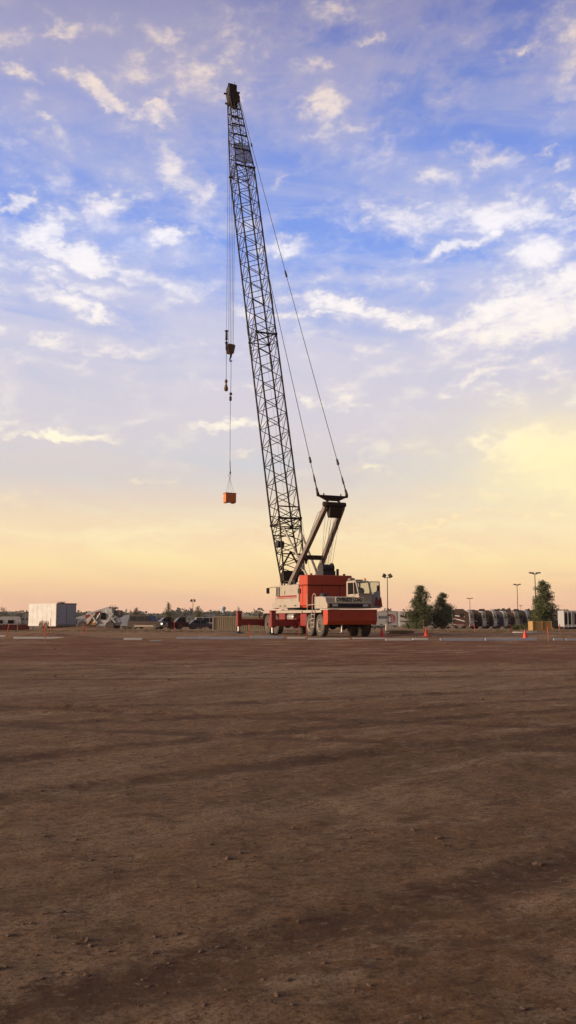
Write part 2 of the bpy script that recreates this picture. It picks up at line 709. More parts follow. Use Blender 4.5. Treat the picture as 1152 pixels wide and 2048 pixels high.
# ---- carrier: x forward, -y is the side seen from the camera
mb = MB()
for sy in (-.55, .55):
    mb.box((1.9, sy, 1.18), (12.4, .28, .46))
for x in (-3.9, -2.35, -.6, .8, 4.0, 5.9):
    mb.box((x, 0, 1.16), (.3, 1.0, .34))
cw('chassis', M['red'], mb)
mb = MB()
mb.bbox((-.1, -1.15, 1.60), (7.9, .9, .09), .02)
mb.bbox((-.1, 1.15, 1.60), (7.9, .9, .09), .02)
mb.bbox((-4.2, 0, 1.59), (.5, 3.2, .10), .02)
mb.box((-.1, -1.59, 1.52), (7.9, .05, .12))
mb.box((-.1, 1.59, 1.52), (7.9, .05, .12))
mb.box((5.6, -1.2, 1.60), (3.2, .82, .06))
mb.box((5.6, -1.59, 1.54), (3.2, .05, .14))
cw('deck', M['cream'], mb)
mb = MB()
# rear wheel arches: rounded fender plates over the tandem
for sy in (-1, 1):
    mb = MB()
    pts = []
    for k in range(9):
        a = PI * k / 8
        pts.append((-4.35 + .35 * (1 - math.cos(a)) / 2, 1.0 + .55 * math.sin(a / 2)))
    for k in range(8):
        (x0, z0), (x1, z1) = pts[k], pts[k + 1]
        mb.bar((x0, sy * 1.3, z0), (x1, sy * 1.3, z1), .55, .03)
    cw('rear_fender', M['cream'], mb)
mb = MB()
# underside machinery, transmission, tanks
mb.bbox((4.0, 0, .85), (2.6, .9, .55), .1)
mb.bbox((1.2, 0, .88), (2.0, .8, .5), .1)
mb.tube((-4, 0, .72), (6.5, 0, .72), .08)
for x in (6.9, 5.2, -1.5, -3.2):
    mb.tube((x, -1.2, .69), (x, 1.2, .69), .12, 10)
    mb.blob((x, 0, .69), .3, 1, 2, (1, 1, 1), .05)
for x in (6.4, 7.4, 4.7, 5.7):
    mb.bar((x, -.62, .85), (x, -.62, 1.2), .1, .06)
    mb.bar((x, .62, .85), (x, .62, 1.2), .1, .06)
cw('drivetrain', M['dark'], mb)
mb = MB()
mb.lathe([(.05, -.62), (.25, -.60), (.30, -.5), (.30, .5), (.25, .60), (.05, .62)], (1.05, -1.15, 1.19), 'X', 20)
cw('air_tank', M['chrome'], mb, True)
mb = MB()
mb.bbox((-.2, -1.2, 1.16), (1.15, .72, .6), .04)
for x in (-.5, .1):
    mb.box((x, -1.56, 1.2), (.02, .02, .5))
cw('side_locker', M['red'], mb)
cw('side_locker', M['red'], MB().bbox((3.9, -1.18, 1.02), (1.1, .72, .82), .04))


def wheel_prototype(rimmat, outer=-1):
    r = .685
    mb = MB()
    prof = [(.40, -.17), (.52, -.19), (.63, -.185), (.675, -.15), (r, -.10), (r, .10), (.675, .15), (.63, .185), (.52, .19), (.40, .17)]
    mb.lathe(prof, (0, 0, 0), 'Y', 36)
    for k in range(36):       # tread lugs
        a = 2 * PI * k / 36
        for s in (-1, 1):
            p = Vector((math.cos(a) * (r + .003), s * .085, math.sin(a) * (r + .003)))
            rot = Matrix.Rotation(-a, 3, 'Y')
            mb.box(p, (.03, .13, .055), rot)
    ty = mb.build('tyre', M['tyre'])
    mb = MB()
    o = outer
    mb.lathe([(.405, .165 * o), (.39, .19 * o), (.36, .17 * o), (.34, .06 * o), (.24, .05 * o), (.20, .11 * o), (.13, .12 * o), (.12, .20 * o), (.05, .215 * o)], (0, 0, 0), 'Y', 28)
    mb.mat(1)
    for k in range(10):
        a = 2 * PI * k / 10
        mb.tube((math.cos(a) * .285, .04 * o, math.sin(a) * .285), (math.cos(a) * .285, .095 * o, math.sin(a) * .285), .022, 6)
    mb.lathe([(.128, .125 * o), (.115, .225 * o), (.04, .24 * o)], (0, 0, 0), 'Y', 16)
    for k in range(5):
        a = 2 * PI * (k + .5) / 5
        mb.tube((math.cos(a) * .20, .105 * o, math.sin(a) * .20), (math.cos(a) * .20, .118 * o, math.sin(a) * .20), .03, 8)
    rm = mb.build('rim', [rimmat, M['dark']], smooth=True)
    return ty, rm


for rimk, xs in (('rim', (6.9, 5.2)), ('redrim', (-1.5, -3.2))):
    ty, rm = wheel_prototype(M[rimk])
    first = True
    for x in xs:
        for sy in (-1, 1):
            e = bpy.data.objects.new('wheel', None)
            COL.objects.link(e)
            e.parent = CR
            e.location = (x, sy * (1.42 if rimk == 'rim' else 1.36), .69)
            e.rotation_euler = (0, 0, 0 if sy < 0 else PI)
            if first:
                a, b = ty, rm
                first = False
            else:
                a, b = ty.copy(), rm.copy()
                COL.objects.link(a)
                COL.objects.link(b)
            a.parent = e
            b.parent = e
            if rimk == 'redrim':
                e.scale = (1, 1.15, 1)

# front bumper counterweight
mb = MB()
prof = [(7.55, 1.62), (8.3, 1.62), (8.3, .98), (8.18, .74), (7.62, .74), (7.55, .85)]
mb.prism(prof, -1.63, 1.63)
for y in (-.62, .62):
    mb.tube((8.29, y, 1.42), (8.36, y, 1.42), .05, 8)
    mb.bar((8.29, y - .12, 1.3), (8.36, y - .12, 1.3), .04, .2)
cw('front_bumper', M['orange'], mb)
mb = MB()
mb.box((7.93, 0, 1.64), (.86, 3.34, .035))
mb.box((8.12, -1.2, 1.665), (.35, .6, .02))
cw('bumper_top_plate', M['cream'], mb)
# front nose housing, cream, with a dark grille band
mb = MB()
prof = [(6.0, 1.72), (8.05, 1.72), (8.10, 1.78), (8.10, 2.02), (7.98, 2.06), (7.80, 2.38), (7.2, 2.46), (6.0, 2.46)]
mb.prism(prof, -1.58, 1.40)
mb.box((6.1, -1.585, 2.1), (.03, .03, .7))
cw('nose_housing', M['cream'], mb)
mb = MB()
mb.box((8.10, -.12, 1.90), (.05, 2.86, .235))
for k in range(4):
    mb.box((8.13, -.12, 1.82 + k * .05), (.02, 2.0, .012))
cw('grille_band', M['dark'], mb)
mb = MB()
mb.bbox((8.135, -1.08, 1.9), (.05, .36, .13), .02)
cw('headlight', M['lamp'], mb)
mb = MB()
mb.bbox((8.135, .95, 1.9), (.05, .36, .13), .02)
cw('headlight', M['lamp'], mb)
for y in (-1.5, 1.28):
    mb = MB()
    mb.bbox((8.12, y, 1.9), (.05, .1, .16), .02)
    cw('indicator_light', M['amber'], mb)
mb = MB()
mb.mat(0).bbox((7.97, -.05, 2.24), (.04, 1.86, .33), .015)
mb.box((7.93, -.6, 2.1), (.06, .05, .3))
mb.box((7.93, .6, 2.1), (.06, .05, .3))
sg = cw('oversize_sign', M['signyellow'], mb)
text_obj('OVERSIZE LOAD', .31, M['black'], 'lettering', sg, (7.993, -.05, 2.24), (PI / 2, 0, PI / 2), width=1.76, bold=.016)
# carrier driving cab on the far front corner
mb = MB()
prof = [(6.15, 2.40), (7.80, 2.40), (7.86, 2.55), (7.50, 3.42), (7.42, 3.50), (6.2, 3.50), (6.10, 3.40), (6.10, 2.45)]
# body panels leave the windows open: sill, pillars, roof
mb.prism([(6.1, 1.76), (7.9, 1.76), (7.9, 2.62), (6.1, 2.62)], .62, 1.50)
mb.prism([(6.05, 3.34), (7.50, 3.34), (7.46, 3.42), (7.2, 3.46), (6.2, 3.46), (6.05, 3.40)], .58, 1.52)
mb.prism([(6.05, 2.46), (6.25, 2.46), (6.25, 3.34), (6.05, 3.34)], .59, .66)
for y in (.64, 1.48):
    mb.bar((7.84, y, 2.58), (7.46, y, 3.36), .08, .10)
mb.bar((6.14, 1.46, 2.6), (6.14, 1.46, 3.36), .10, .10)
mb.bar((7.18, .63, 2.55), (7.10, .63, 3.36), .06, .06)
mb.bar((7.86, .66, 2.61), (7.86, 1.48, 2.61), .08, .08)
mb.box((6.9, 1.08, 2.55), (1.3, .7, .12))
cab = cw('driving_cab', M['cream'], mb)
mb = MB()
mb.bbox((6.6, 1.02, 2.75), (.14, .5, .7), .05)
mb.bbox((6.8, 1.02, 2.5), (.5, .5, .14), .05)
cw('seat', M['dark'], mb, parent=cab)
mb = MB()
mb.tube((7.5, 1.02, 2.62), (7.38, 1.02, 2.78), .03, 8)
mb.lathe([(.20, -.015), (.22, 0), (.20, .015)], (7.36, 1.02, 2.80), 'X', 18)
cw('steering_wheel', M['dark'], mb, parent=cab)
mb = MB()
mb.prism([(7.80, 2.64), (7.82, 2.64), (7.47, 3.34), (7.45, 3.34)], .72, 1.41)
mbx = cw('windscreen', M['silver'], mb, parent=cab)
mb = MB()
mb.prism([(6.30, 2.64), (7.12, 2.62), (7.06, 3.30), (6.45, 3.30), (6.30, 3.1)], .625, .635)
cw('side_window', M['glass'], mb, parent=cab)
mb = MB()
mb.prism([(7.22, 2.62), (7.76, 2.66), (7.46, 3.30), (7.14, 3.32)], .625, .635)
cw('side_window', M['glass'], mb, parent=cab)
mb = MB()
mb.lathe([(.07, 0), (.07, .10), (.05, .15)], (7.3, 1.3, 3.46), 'Z', 10)
cw('beacon', M['amber'], mb, True)
mb = MB()
mb.bbox((7.0, .95, 3.49), (.5, .5, .07), .02)
mb.bbox((6.35, .8, 3.55), (.42, .36, .2), .05)
cw('roof_vent', M['gantrysteel'], mb, parent=cab)
# open cab door, swung out on the far side
door_a = R(62)
mb = MB()


def dp(u, z, o=0):   # door plane, hinged at front pillar
    return Vector((7.55 + u * math.cos(door_a) * .25 + o, 1.52 + u * .98, z))


th = .04
for (u0, z0, u1, z1, w) in ((0, 3.38, .62, 3.38, .05), (.62, 3.38, .66, 2.55, .05), (0, 3.38, .0, 2.6, .05)):
    mb.bar(dp(u0, z0), dp(u1, z1), w, w)
vs = [dp(0, 1.74), dp(.70, 1.74), dp(.66, 2.95), dp(.0, 2.5)]
vs2 = [v + Vector((th, 0, 0)) for v in vs]
mb.add(vs + vs2, [(0, 1, 2, 3), (7, 6, 5, 4), (0, 4, 5, 1), (1, 5, 6, 2), (2, 6, 7, 3), (3, 7, 4, 0)])
mb.mat(1)
vs = [dp(.25, 1.9, th + .004), dp(.80, 1.8, th + .004), dp(.72, 2.45, th + .004), dp(.55, 2.2, th + .004), dp(.40, 2.5, th + .004)]
mb.add(vs + [v + Vector((.02, 0, 0)) for v in vs], [(0, 1, 2, 3, 4), (9, 8, 7, 6, 5)] + [(i, (i + 1) % 5, 5 + (i + 1) % 5, 5 + i) for i in range(5)])
dr = cw('cab_door', [M['bluegrey'], M['red']], mb)
gm = bpy.data.materials.new('pale_tinted_glass')
gm.use_nodes = True
gb = gm.node_tree.nodes['Principled BSDF']
gb.inputs['Base Color'].default_value = (.75, .8, .7, 1)
gb.inputs['Roughness'].default_value = .05
gb.inputs['Transmission Weight'].default_value = .9
gb.inputs['IOR'].default_value = 1.02
M['clearglass'] = gm
mbx.data.materials[0] = gm
mb = MB()
vs = [dp(.03, 2.56), dp(.62, 2.93), dp(.60, 3.35), dp(.03, 3.35)]
mb.add(vs + [v + Vector((.015, 0, 0)) for v in vs], [(0, 1, 2, 3), (7, 6, 5, 4), (0, 4, 5, 1), (1, 5, 6, 2), (2, 6, 7, 3), (3, 7, 4, 0)])
cw('door_window', gm, mb, parent=dr)
for (u, z) in ((.35, 2.75), (.12, 2.7)):
    pass
mb = MB()
mb.path([(7.9, 1.42, 2.65), (8.1, 1.7, 2.75), (8.1, 1.78, 2.95)], .018)
mb.bbox((8.1, 1.82, 2.98), (.06, .17, .32), .03)
cw('wing_mirror', M['dark'], mb)
mb = MB()
mb.path([(8.0, .55, 2.5), (8.08, .55, 2.7), (8.08, .3, 2.74), (8.0, .3, 2.5)], .016)
cw('grab_bar', M['dark'], mb)
# left front: spare machinery, exhaust / dark bottle, handrails and ladder
mb = MB()
mb.bbox((6.75, -1.25, 2.2), (.5, .45, .98), .12)
cw('air_cleaner', M['dark'], mb)
mb = MB()
r = .028
for x in (4.55, 5.45):
    mb.path([(x, -1.5, 1.62), (x, -1.5, 2.45), (x + .12, -1.5, 2.62), (x + .42, -1.5, 2.66), (x + .58, -1.5, 2.5), (x + .58, -1.5, 1.62)] if x > 5 else
            [(x, -1.5, 1.62), (x, -1.5, 2.66)], r)
mb.path([(4.55, -1.5, 1.95), (6.6, -1.5, 2.02)], r)
cw('handrail', M['cream'], mb)
mb = MB()
for x in (5.72, 6.22):
    mb.bar((x, -1.70, .55), (x, -1.64, 1.62), .05, .05)
for z in (.6, .85, 1.1, 1.35):
    mb.bar((5.72, -1.69, z), (6.22, -1.69, z), .045, .045)
cw('ladder', M['cream'], mb)
# tow hitch, hanging bars under the front bumper
mb = MB()
mb.tube((7.9, -.55, .30), (7.9, -.55, .76), .05, 8)
mb.box((7.9, -.55, .28), (.22, .22, .04))
cw('front_jack', M['chrome'], mb)

# outriggers
def outrigger(x, sy, oy, has_flag):
    e = bpy.data.objects.new('outrigger', None)
    COL.objects.link(e)
    e.parent = CR
    mb = MB()
    mb.box((x, sy * (oy / 2 + .1), .80), (.42, oy - .1, .40))
    mb.box((x, sy * 1.35, .82), (.56, .5, .56))
    mb.box((x, sy * (oy / 2 + .1), 1.02), (.30, oy - .2, .05))
    mb.build('beam', M['red'], e)
    mb = MB()
    mb.bbox((x, sy * oy, 1.05), (.34, .34, 1.06), .03)
    mb.box((x, sy * oy, 1.60), (.40, .40, .05))
    mb.build('jack_box', M['red'], e)
    mb = MB()
    mb.tube((x, sy * oy, .08), (x, sy * oy, .6), .095, 12)
    mb.build('jack_ram', M['chrome'], e, True)
    mb = MB()
    mb.lathe([(.40, 0.0), (.40, .05), (.16, .12), (.12, .18)], (x, sy * oy, .0), 'Z', 18)
    mb.build('float_pad', M['dark'], e, True)


for x, oy in ((2.7, 3.2), (-4.75, 3.25)):
    for sy in (-1, 1):
        outrigger(x, sy, oy, False)
cw('outrigger_box', M['red'], MB().box((2.7, 0, .82), (.62, 2.3, .56)))
cw('outrigger_box', M['red'], MB().box((-4.75, 0, .82), (.62, 2.3, .56)))

# slew ring
mb = MB()
mb.lathe([(1.25, 1.30), (1.25, 1.62), (1.12, 1.64), (1.12, 1.78), (1.2, 1.80)], (0, 0, 0), 'Z', 32)
mb.box((-.0, 0, 1.28), (3.0, 1.4, .3))
cw('slew_ring', M['dark'], mb)

# ---- upperworks (x = boom direction, +y = side seen from the camera)
def uw(name, mats, mb, smooth=False, parent=CR):
    if parent is CR:
        return mb.build(name, mats, CR, smooth, rot=UP)
    return mb.build(name, mats, parent, smooth)


mb = MB()
mb.prism([(1.58, 1.82), (-3.0, 1.82), (-3.0, 2.20), (1.70, 2.20)], -1.62, 1.62)
for y in (1.625, -1.625):
    for x in (.9, .1, -.7, -1.5, -2.3):
        mb.box((x, y, 2.01), (.06, .02, .06))
mb.bbox((1.55, 1.45, 1.98), (.5, .35, .42), .04)
uw('turntable_deck', M['cream'], mb)
# engine / machinery house, cream with red pinstripes and rounded front
mb = MB()
mb.prism([(1.42, 2.20), (-2.78, 2.20), (-2.78, 3.28), (-2.5, 3.36), (.9, 3.36), (1.12, 3.26), (1.20, 3.1)], .55, 1.60)
mb.prism([(1.30, 2.20), (-2.78, 2.20), (-2.78, 3.20), (-2.5, 3.26), (.9, 3.26), (1.12, 3.18)], -1.60, -.45)
for z in (2.65, 2.95, 3.2):
    mb.box((-2.0, 1.603, z), (.9, .012, .012))
for x in (.2, -1.5):
    mb.box((x, 1.603, 2.8), (.014, .012, 1.0))
house = uw('machinery_house', M['cream'], mb)
mb = MB()
mb.box((-.75, 1.604, 2.60), (3.4, .012, .10))
mb.box((-.65, 1.604, 2.47), (3.6, .012, .04))
mb.box((-.95, 1.604, 2.54), (3.0, .010, .025))
uw('stripe', M['red'], mb, parent=house)
mb = MB()
for x in (.98, .58):
    mb.box((x, 1.605, 2.95), (.26, .02, .62))
uw('vent', M['dark'], mb, parent=house)
mb = MB()
mb.box((-.42, 1.61, 2.86), (.04, .03, .26))
uw('handle', M['dark'], mb, parent=house)
mb = MB()
mb.path([(1.0, 1.6, 3.28), (1.35, 1.75, 3.28), (1.55, 2.0, 3.22)], .02)
mb.bbox((1.58, 2.05, 3.03), (.1, .22, .40), .04)
uw('side_mirror', M['dark'], mb)
mb = MB()
mb.path([(.9, 1.4, 3.3), (.86, 1.4, 4.1)], .012)
uw('aerial', M['dark'], mb)

# top rails, hoses and fittings on the machinery house
mb = MB()
for x in (-.2, -1.0, -1.8):
    mb.path([(x, 1.5, 3.3), (x, 1.5, 3.62)], .014)
mb.path([(-.2, 1.5, 3.62), (-1.8, 1.5, 3.62)], .014)
uw('guard_rail', M['gantrysteel'], mb)
mb = MB()
for k in range(3):
    y = .3 + .1 * k
    mb.path([(-1.2, y, 3.3), (-.2, y, 3.5 + .05 * k), (.7, y * .8, 3.35), (1.3, y * .7, 3.1)], .02, 6)
uw('hydraulic_hose', M['dark'], mb)
for x in (.3, -.5, -2.3):
    uw('rail_step', M['dark'], MB().bar((x - .15, 1.64, 1.95), (x + .15, 1.64, 1.95), .03, .06))

# counterweight stack
mb = MB()
mb.bbox((-3.55, 0, 3.59), (1.36, 3.26, .66), .05)
mb.bbox((-3.52, 0, 2.58), (1.28, 3.20, 1.32), .05)
mb.bbox((-3.15, 0, 2.02), (1.5, 2.9, .42), .04)
cwt = uw('counterweight', M['orange'], mb)
mb = MB()
mb.box((-3.53, 0, 3.248), (1.22, 3.12, .03))
mb.box((-4.16, .55, 2.58), (.02, .03, 1.3))
mb.box((-4.16, -.75, 2.58), (.02, .03, 1.3))
mb.box((-3.45, 1.601, 2.7), (.03, .02, 1.1))
uw('seam', M['dark'], mb, parent=cwt)
for y in (-1.2, 1.2):
    uw('lifting_lug', M['red'], MB().bbox((-3.9, y, 3.96), (.22, .1, .16), .03), parent=cwt)
mb = MB()
mb.box((-4.17, .9, 2.15), (.02, .5, .22))
uw('tail_reflector', M['taillight'], mb, parent=cwt)
mb = MB()
mb.tube((-3.9, -.72, 3.9), (-3.9, -.72, 4.35), .09, 10)
uw('exhaust_stack', M['dark'], mb)
mb = MB()
mb.box((-2.95, 1.62, 2.9), (.35, .1, .32))
uw('hose_reel', M['dark'], mb)

# hoist drums behind boom foot
mb = MB()
mb.lathe([(.52, -.5), (.52, -.44), (.36, -.42), (.36, .42), (.52, .44), (.52, .5)], (-.75, 0, 3.25), 'Y', 24)
mb.lathe([(.46, -.5), (.46, -.44), (.32, -.42), (.32, .42), (.46, .44), (.46, .5)], (.45, 0, 3.1), 'Y', 24)
uw('hoist_drum', M['dark'], mb, True)
mb = MB()
mb.lathe([(.1, -.1), (.38, -.1), (.40, 0), (.38, .1), (.1, .1)], (-1.8, .95, 3.62), 'Y', 20)
mb.bbox((-1.9, .95, 3.42), (.9, .5, .3), .06)
uw('air_intake', M['silver'], mb, True)
mb = MB()
mb.box((-3.45, -.12, 4.05), (.9, .9, .34))
mb.lathe([(.38, -.42), (.38, -.37), (.27, -.36), (.27, .36), (.38, .37), (.38, .42)], (-3.45, -.12, 4.40), 'Y', 20)
for y in (-.50, .26):
    mb.prism([(-3.8, 4.1), (-3.1, 4.1), (-3.25, 4.72), (-3.62, 4.72)], y, y + .05)
mb.bar((-3.2, -.62, 4.2), (-3.1, -.66, 4.75), .1, .14)
uw('luffing_winch', M['dark'], mb)

# ---- gantry (two legs leaning back)
GT = Vector((-4.95, 0, 8.35))
ft = [Vector((.58, s * .92, 3.15)) for s in (1, -1)]
tp = [Vector((-4.95, s * .60, 8.35)) for s in (1, -1)]
mb = MB()
for a, b in zip(ft, tp):
    mb.bar(a, b, .27, .30)
    d = (b - a)
    for k in (.62,):
        q = a + d * k
        mb.bbox(q + Vector((.12, 0, .12)), (.16, .12, .34), .03)
q0, q1 = ft[0].lerp(tp[0], .40), ft[1].lerp(tp[1], .40)
gan = uw('gantry', M['gantrysteel'], mb)
mb = MB()
mb.bar(q0, q1, .30, .30)
mb.prism([(q0.x - .2, q0.z - .1), (q0.x + .2, q0.z - .1), (q0.x + .05, q0.z - .45), (q0.x - .05, q0.z - .45)], q0.y - .3, q0.y - .2)
uw('cross_beam', M['steel'], mb, parent=gan)
mb = MB()
mb.bbox(GT + Vector((.0, 0, .12)), (.42, 1.5, .34), .08)
mb.prism([(-5.2, 8.3), (-4.70, 8.3), (-4.72, 7.85), (-4.85, 7.62), (-5.05, 7.62), (-5.18, 7.85)], -.42, .42)
mb.tube(GT + Vector((0, -.8, .15)), GT + Vector((0, .8, .15)), .16, 14)
uw('gantry_head', M['steel'], mb, True, parent=gan)
for s in (1, -1):
    a = ft[0].lerp(tp[0], .55)
    a = Vector((a.x, a.y * s, a.z))
    mb = MB()
    mb.path([a + Vector((.1, 0, .3)), a + Vector((-.9, 0, 1.35)), a + Vector((-1.5, 0, 1.95)), Vector((-4.7, .6 * s, 8.3))], .018)
    uw('grease_hose', M['rope'], mb, parent=gan)
# ropes from gantry head to winch
mb = MB()
for k in range(8):
    y = -.36 + .72 * k / 7
    mb.tube((-4.95 + (.1 if k % 2 else -.1), y, 7.75), (-3.45 + (.26 if k % 2 else -.2), y * .8 - .12, 4.5), .011, 5)
mb.tube((-4.7, .5, 8.2), (-3.3, .2, 4.4), .011, 5)
uw('luffing_rope', M['rope'], mb)

# ---- boom
TH = R(72.7)
BL = 49.6
BF = Vector((1.5, 0, 2.7))
ax = Vector((math.cos(TH), 0, math.sin(TH)))
nb = Vector((-math.sin(TH), 0, math.cos(TH)))    # towards the back (gantry side)


def bp(t, y, n):
    return BF + ax * t + Vector((0, y, 0)) + nb * n


def wid(t):       # half width, half depth (front offset, back offset)
    if t < 5.7:
        k = t / 5.7
        return .80 + .04 * k, -(.12 + .70 * k), .12 + .70 * k
    if t < 39.2:
        return .84, -.82, .82
    k = (t - 39.2) / (47.6 - 39.2)
    return .84 - .40 * k, -.82 + .48 * k, .82 - .50 * k


def chord_pts(t):
    w, n0, n1 = wid(t)
    return [bp(t, w, n0), bp(t, w, n1), bp(t, -w, n1), bp(t, -w, n0)]   # 0 near-front 1 near-back 2 far-back 3 far-front


def section(name, t0, t1, npan, cr=.068, lr=.030, extra=True):
    e = bpy.data.objects.new(name, None)
    COL.objects.link(e)
    e.parent = CR
    e.rotation_euler = UP
    ts = [t0 + (t1 - t0) * k / npan for k in range(npan + 1)]
    for i in range(4):
        mb = MB()
        for a, b in ((t0, t1),):
            mb.tube(chord_pts(a)[i], chord_pts(b)[i], cr, 10)
        mb.build('chord', M['steel'], e, True)
    mb = MB()
    dt = (t1 - t0) / npan
    for k, t in enumerate(ts):
        P = chord_pts(t)
        mb.tube(P[0], P[1], lr, 6)
        if k in (0, npan):
            for i in range(1, 4):
                mb.tube(P[i], P[(i + 1) % 4], lr * 1.25, 6)
        if k < npan:
            Q = chord_pts(ts[k + 1])
            Hf = chord_pts(t + dt / 2)
            mb.tube(P[0], Q[1], lr, 6)
            # zigzag on the wide faces, far nodes half a bay higher
            for a_, b_ in ((0, 3), (1, 2)):
                mb.tube(P[a_], Hf[b_], lr, 6)
                mb.tube(Q[a_], Hf[b_], lr, 6)
            mb.tube(Hf[3], Hf[2], lr, 6)
            if k < npan - 1:
                mb.tube(Hf[3], chord_pts(t + 1.5 * dt)[2], lr, 6)
    if extra:
        for ta, tb in ((t0, ts[1]), (t1, ts[-2])):
            P, Q = chord_pts(ta), chord_pts((ta + tb) / 2)
            mb.tube(P[0], P[2], lr, 6)
            mb.tube(P[1], P[3], lr, 6)
            for i in range(4):
                mb.tube(P[i], Q[(i + 1) % 4], lr, 6)
                mb.tube(P[(i + 1) % 4], Q[i], lr, 6)
        for ta in (t0, t1):
            for p in chord_pts(ta):
                mb.bbox(p, (.2, .2, .2), .04)
        P = chord_pts(t1 - .05)
        mb.bar(P[1], P[2], .12, .12)
    mb.build('lacing', M['steel'], e)
    return e


bs = section('boom_base_section', 0.0, 5.7, 5, .06, .032, True)
mb = MB()
# boom foot: solid plates and lugs
P0, P1 = chord_pts(.1), chord_pts(1.35)
for i, j in ((0, 3), (1, 2)):
    a, b, c, d = chord_pts(1.0)[i], chord_pts(1.0)[j], chord_pts(1.75)[j], chord_pts(1.75)[i]
    off = nb * .03
    mb.add([a - off, b - off, c - off, d - off, a + off, b + off, c + off, d + off],
           [(0, 1, 2, 3), (7, 6, 5, 4), (0, 4, 5, 1), (1, 5, 6, 2), (2, 6, 7, 3), (3, 7, 4, 0)])
for s in (1, -1):
    mb.tube(bp(0, s * .95, 0), bp(0, s * .68, 0), .16, 14)
    mb.bar(bp(2.0, s * .8, -.2), bp(3.3, 0, .2), .12, .1)
mb.tube(bp(1.5, -.8, 0), bp(1.5, .8, 0), .3, 14)
mb.build('foot_plate', M['steel'], bs)
mb = MB()
q = bp(4.05, .55, -.35)
mb.lathe([(.10, -.28), (.27, -.26), (.24, -.1), (.24, .1), (.27, .26), (.10, .28)], q, 'Y', 16)
mb.bbox(q + Vector((.1, 0, .1)), (.5, .3, .3), .05)
mb.build('boom_drum', M['dark'], bs, True)
# stiff frames around the base/middle joint
for t in (3.0, 4.9, 5.65, 6.6):
    P = chord_pts(t)
    MB().bar(P[1], P[2], .09, .09).build('stiffener', M['steel'], bs)
    if t in (4.9,):
        MB().bar(P[0], P[3], .09, .09).build('stiffener', M['steel'], bs)
section('boom_middle_section', 5.7, 21.8, 10)
section('boom_middle_section', 21.8, 39.2, 11)
tops = section('boom_top_section', 39.2, 47.6, 7, .05, .022)
for t in (41.2, 43.0, 44.3, 45.2, 46.4):
    P = chord_pts(t)
    MB().bar(P[1], P[2], .16, .07).build('stiffener', M['steel'], tops)
    MB().bar(P[0], P[3], .08, .05).build('stiffener', M['steel'], tops)
# mesh walkway panel in the top section
meshm = bpy.data.materials.new('wire_mesh_screen')
meshm.use_nodes = True
nt = meshm.node_tree
out = nt.nodes['Material Output']
b = nt.nodes['Principled BSDF']
b.inputs['Base Color'].default_value = (.12, .085, .075, 1)
tc = nn(nt, 'ShaderNodeTexCoord')
ck = nn(nt, 'ShaderNodeTexBrick')
ck.inputs['Scale'].default_value = 18
ck.inputs['Mortar Size'].default_value = .012
ck.inputs['Color1'].default_value = (0, 0, 0, 1)
ck.inputs['Color2'].default_value = (0, 0, 0, 1)
ck.inputs['Mortar'].default_value = (1, 1, 1, 1)
ck.offset = 0
nt.links.new(tc.outputs['Generated'], ck.inputs['Vector'])
tr = nn(nt, 'ShaderNodeBsdfTransparent')
mx = nn(nt, 'ShaderNodeMixShader')
mx.inputs[0].default_value = .52
nt.links.new(tr.outputs[0], mx.inputs[1])
nt.links.new(b.outputs[0], mx.inputs[2])
nt.links.new(mx.outputs[0], out.inputs['Surface'])
mb = MB()
P, Q = chord_pts(39.6), chord_pts(41.9)
mb.add([P[1], P[2], Q[2], Q[1]] + [v + nb * .01 for v in (P[1], P[2], Q[2], Q[1])],
       [(0, 1, 2, 3), (7, 6, 5, 4), (0, 4, 5, 1), (1, 5, 6, 2), (2, 6, 7, 3), (3, 7, 4, 0)])
mb.build('mesh_screen', meshm, tops)
# boom head
mb = MB()
for s in (1, -1):
    poly = []
    a = [bp(47.5, s * .42, -.42), bp(47.5, s * .42, .36), bp(49.3, s * .33, .32), bp(49.6, s * .33, .1), bp(49.6, s * .33, -.5), bp(48.9, s * .38, -.62)]
    o = Vector((0, -s * .05, 0))
    n = len(a)
    mb.add(a + [v + o for v in a], [tuple(range(n)), tuple(range(2 * n - 1, n - 1, -1))] + [(i, (i + 1) % n, n + (i + 1) % n, n + i) for i in range(n)])
for (t, nq) in ((47.6, .32), (49.4, .25), (48.4, .33), (47.6, -.38)):
    mb.bar(bp(t, -.40, nq), bp(t, .40, nq), .12, .3)
for t in (47.9, 48.9):
    a, b2 = bp(t, -.36, .34), bp(t, .36, .34)
    mb.bar(a, b2, .05, .8)
for t in (47.75, 49.0):
    mb.tube(bp(t, .33, -.45), bp(t, .62, -.45), .09, 10)
mb.tube(bp(48.6, -.33, .3), bp(48.6, -.62, .3), .09, 10)
mb.tube(bp(47.9, -.33, .3), bp(47.9, -.56, .3), .08, 10)
mb.tube(bp(49.6, -.28, .2), bp(50.0, -.28, .2), .02, 6)
mb.build('boom_head', M['steel'], tops)
for t, nq in ((49.0, -.35), (48.0, -.25)):
    for y in (-.24, -.08, .08, .24):
        mb = MB()
        c = bp(t, y, nq)
        mb.lathe([(.06, -.05), (.34, -.05), (.28, 0), (.34, .05), (.06, .05)], c, 'Y', 20)
        mb.build('sheave', M['dark'], tops, True)

# boom fittings: small dark collars on chords, seen part way up
for (t, i) in ((22.6, 0), (20.7, 0), (24.8, 1 + 1), (19.8, 3)):
    p = chord_pts(t)[i]
    p2 = chord_pts(t + .9)[i]
    uw('chord_collar', M['dark'], MB().tube(p, p2, .10, 8))

# backstops
mb = MB()
mb2 = MB()
for s in (1, -1):
    a = bp(4.9, s * .62, .85)
    b2 = Vector((-1.75, s * .42, 3.75))
    c = a.lerp(b2, .55)
    mb.tube(a, c, .075, 10)
    mb2.tube(c, b2, .085, 10)
uw('backstop_rod', M['cream'], mb, True)
uw('backstop_tube', M['cream'], mb2, True)

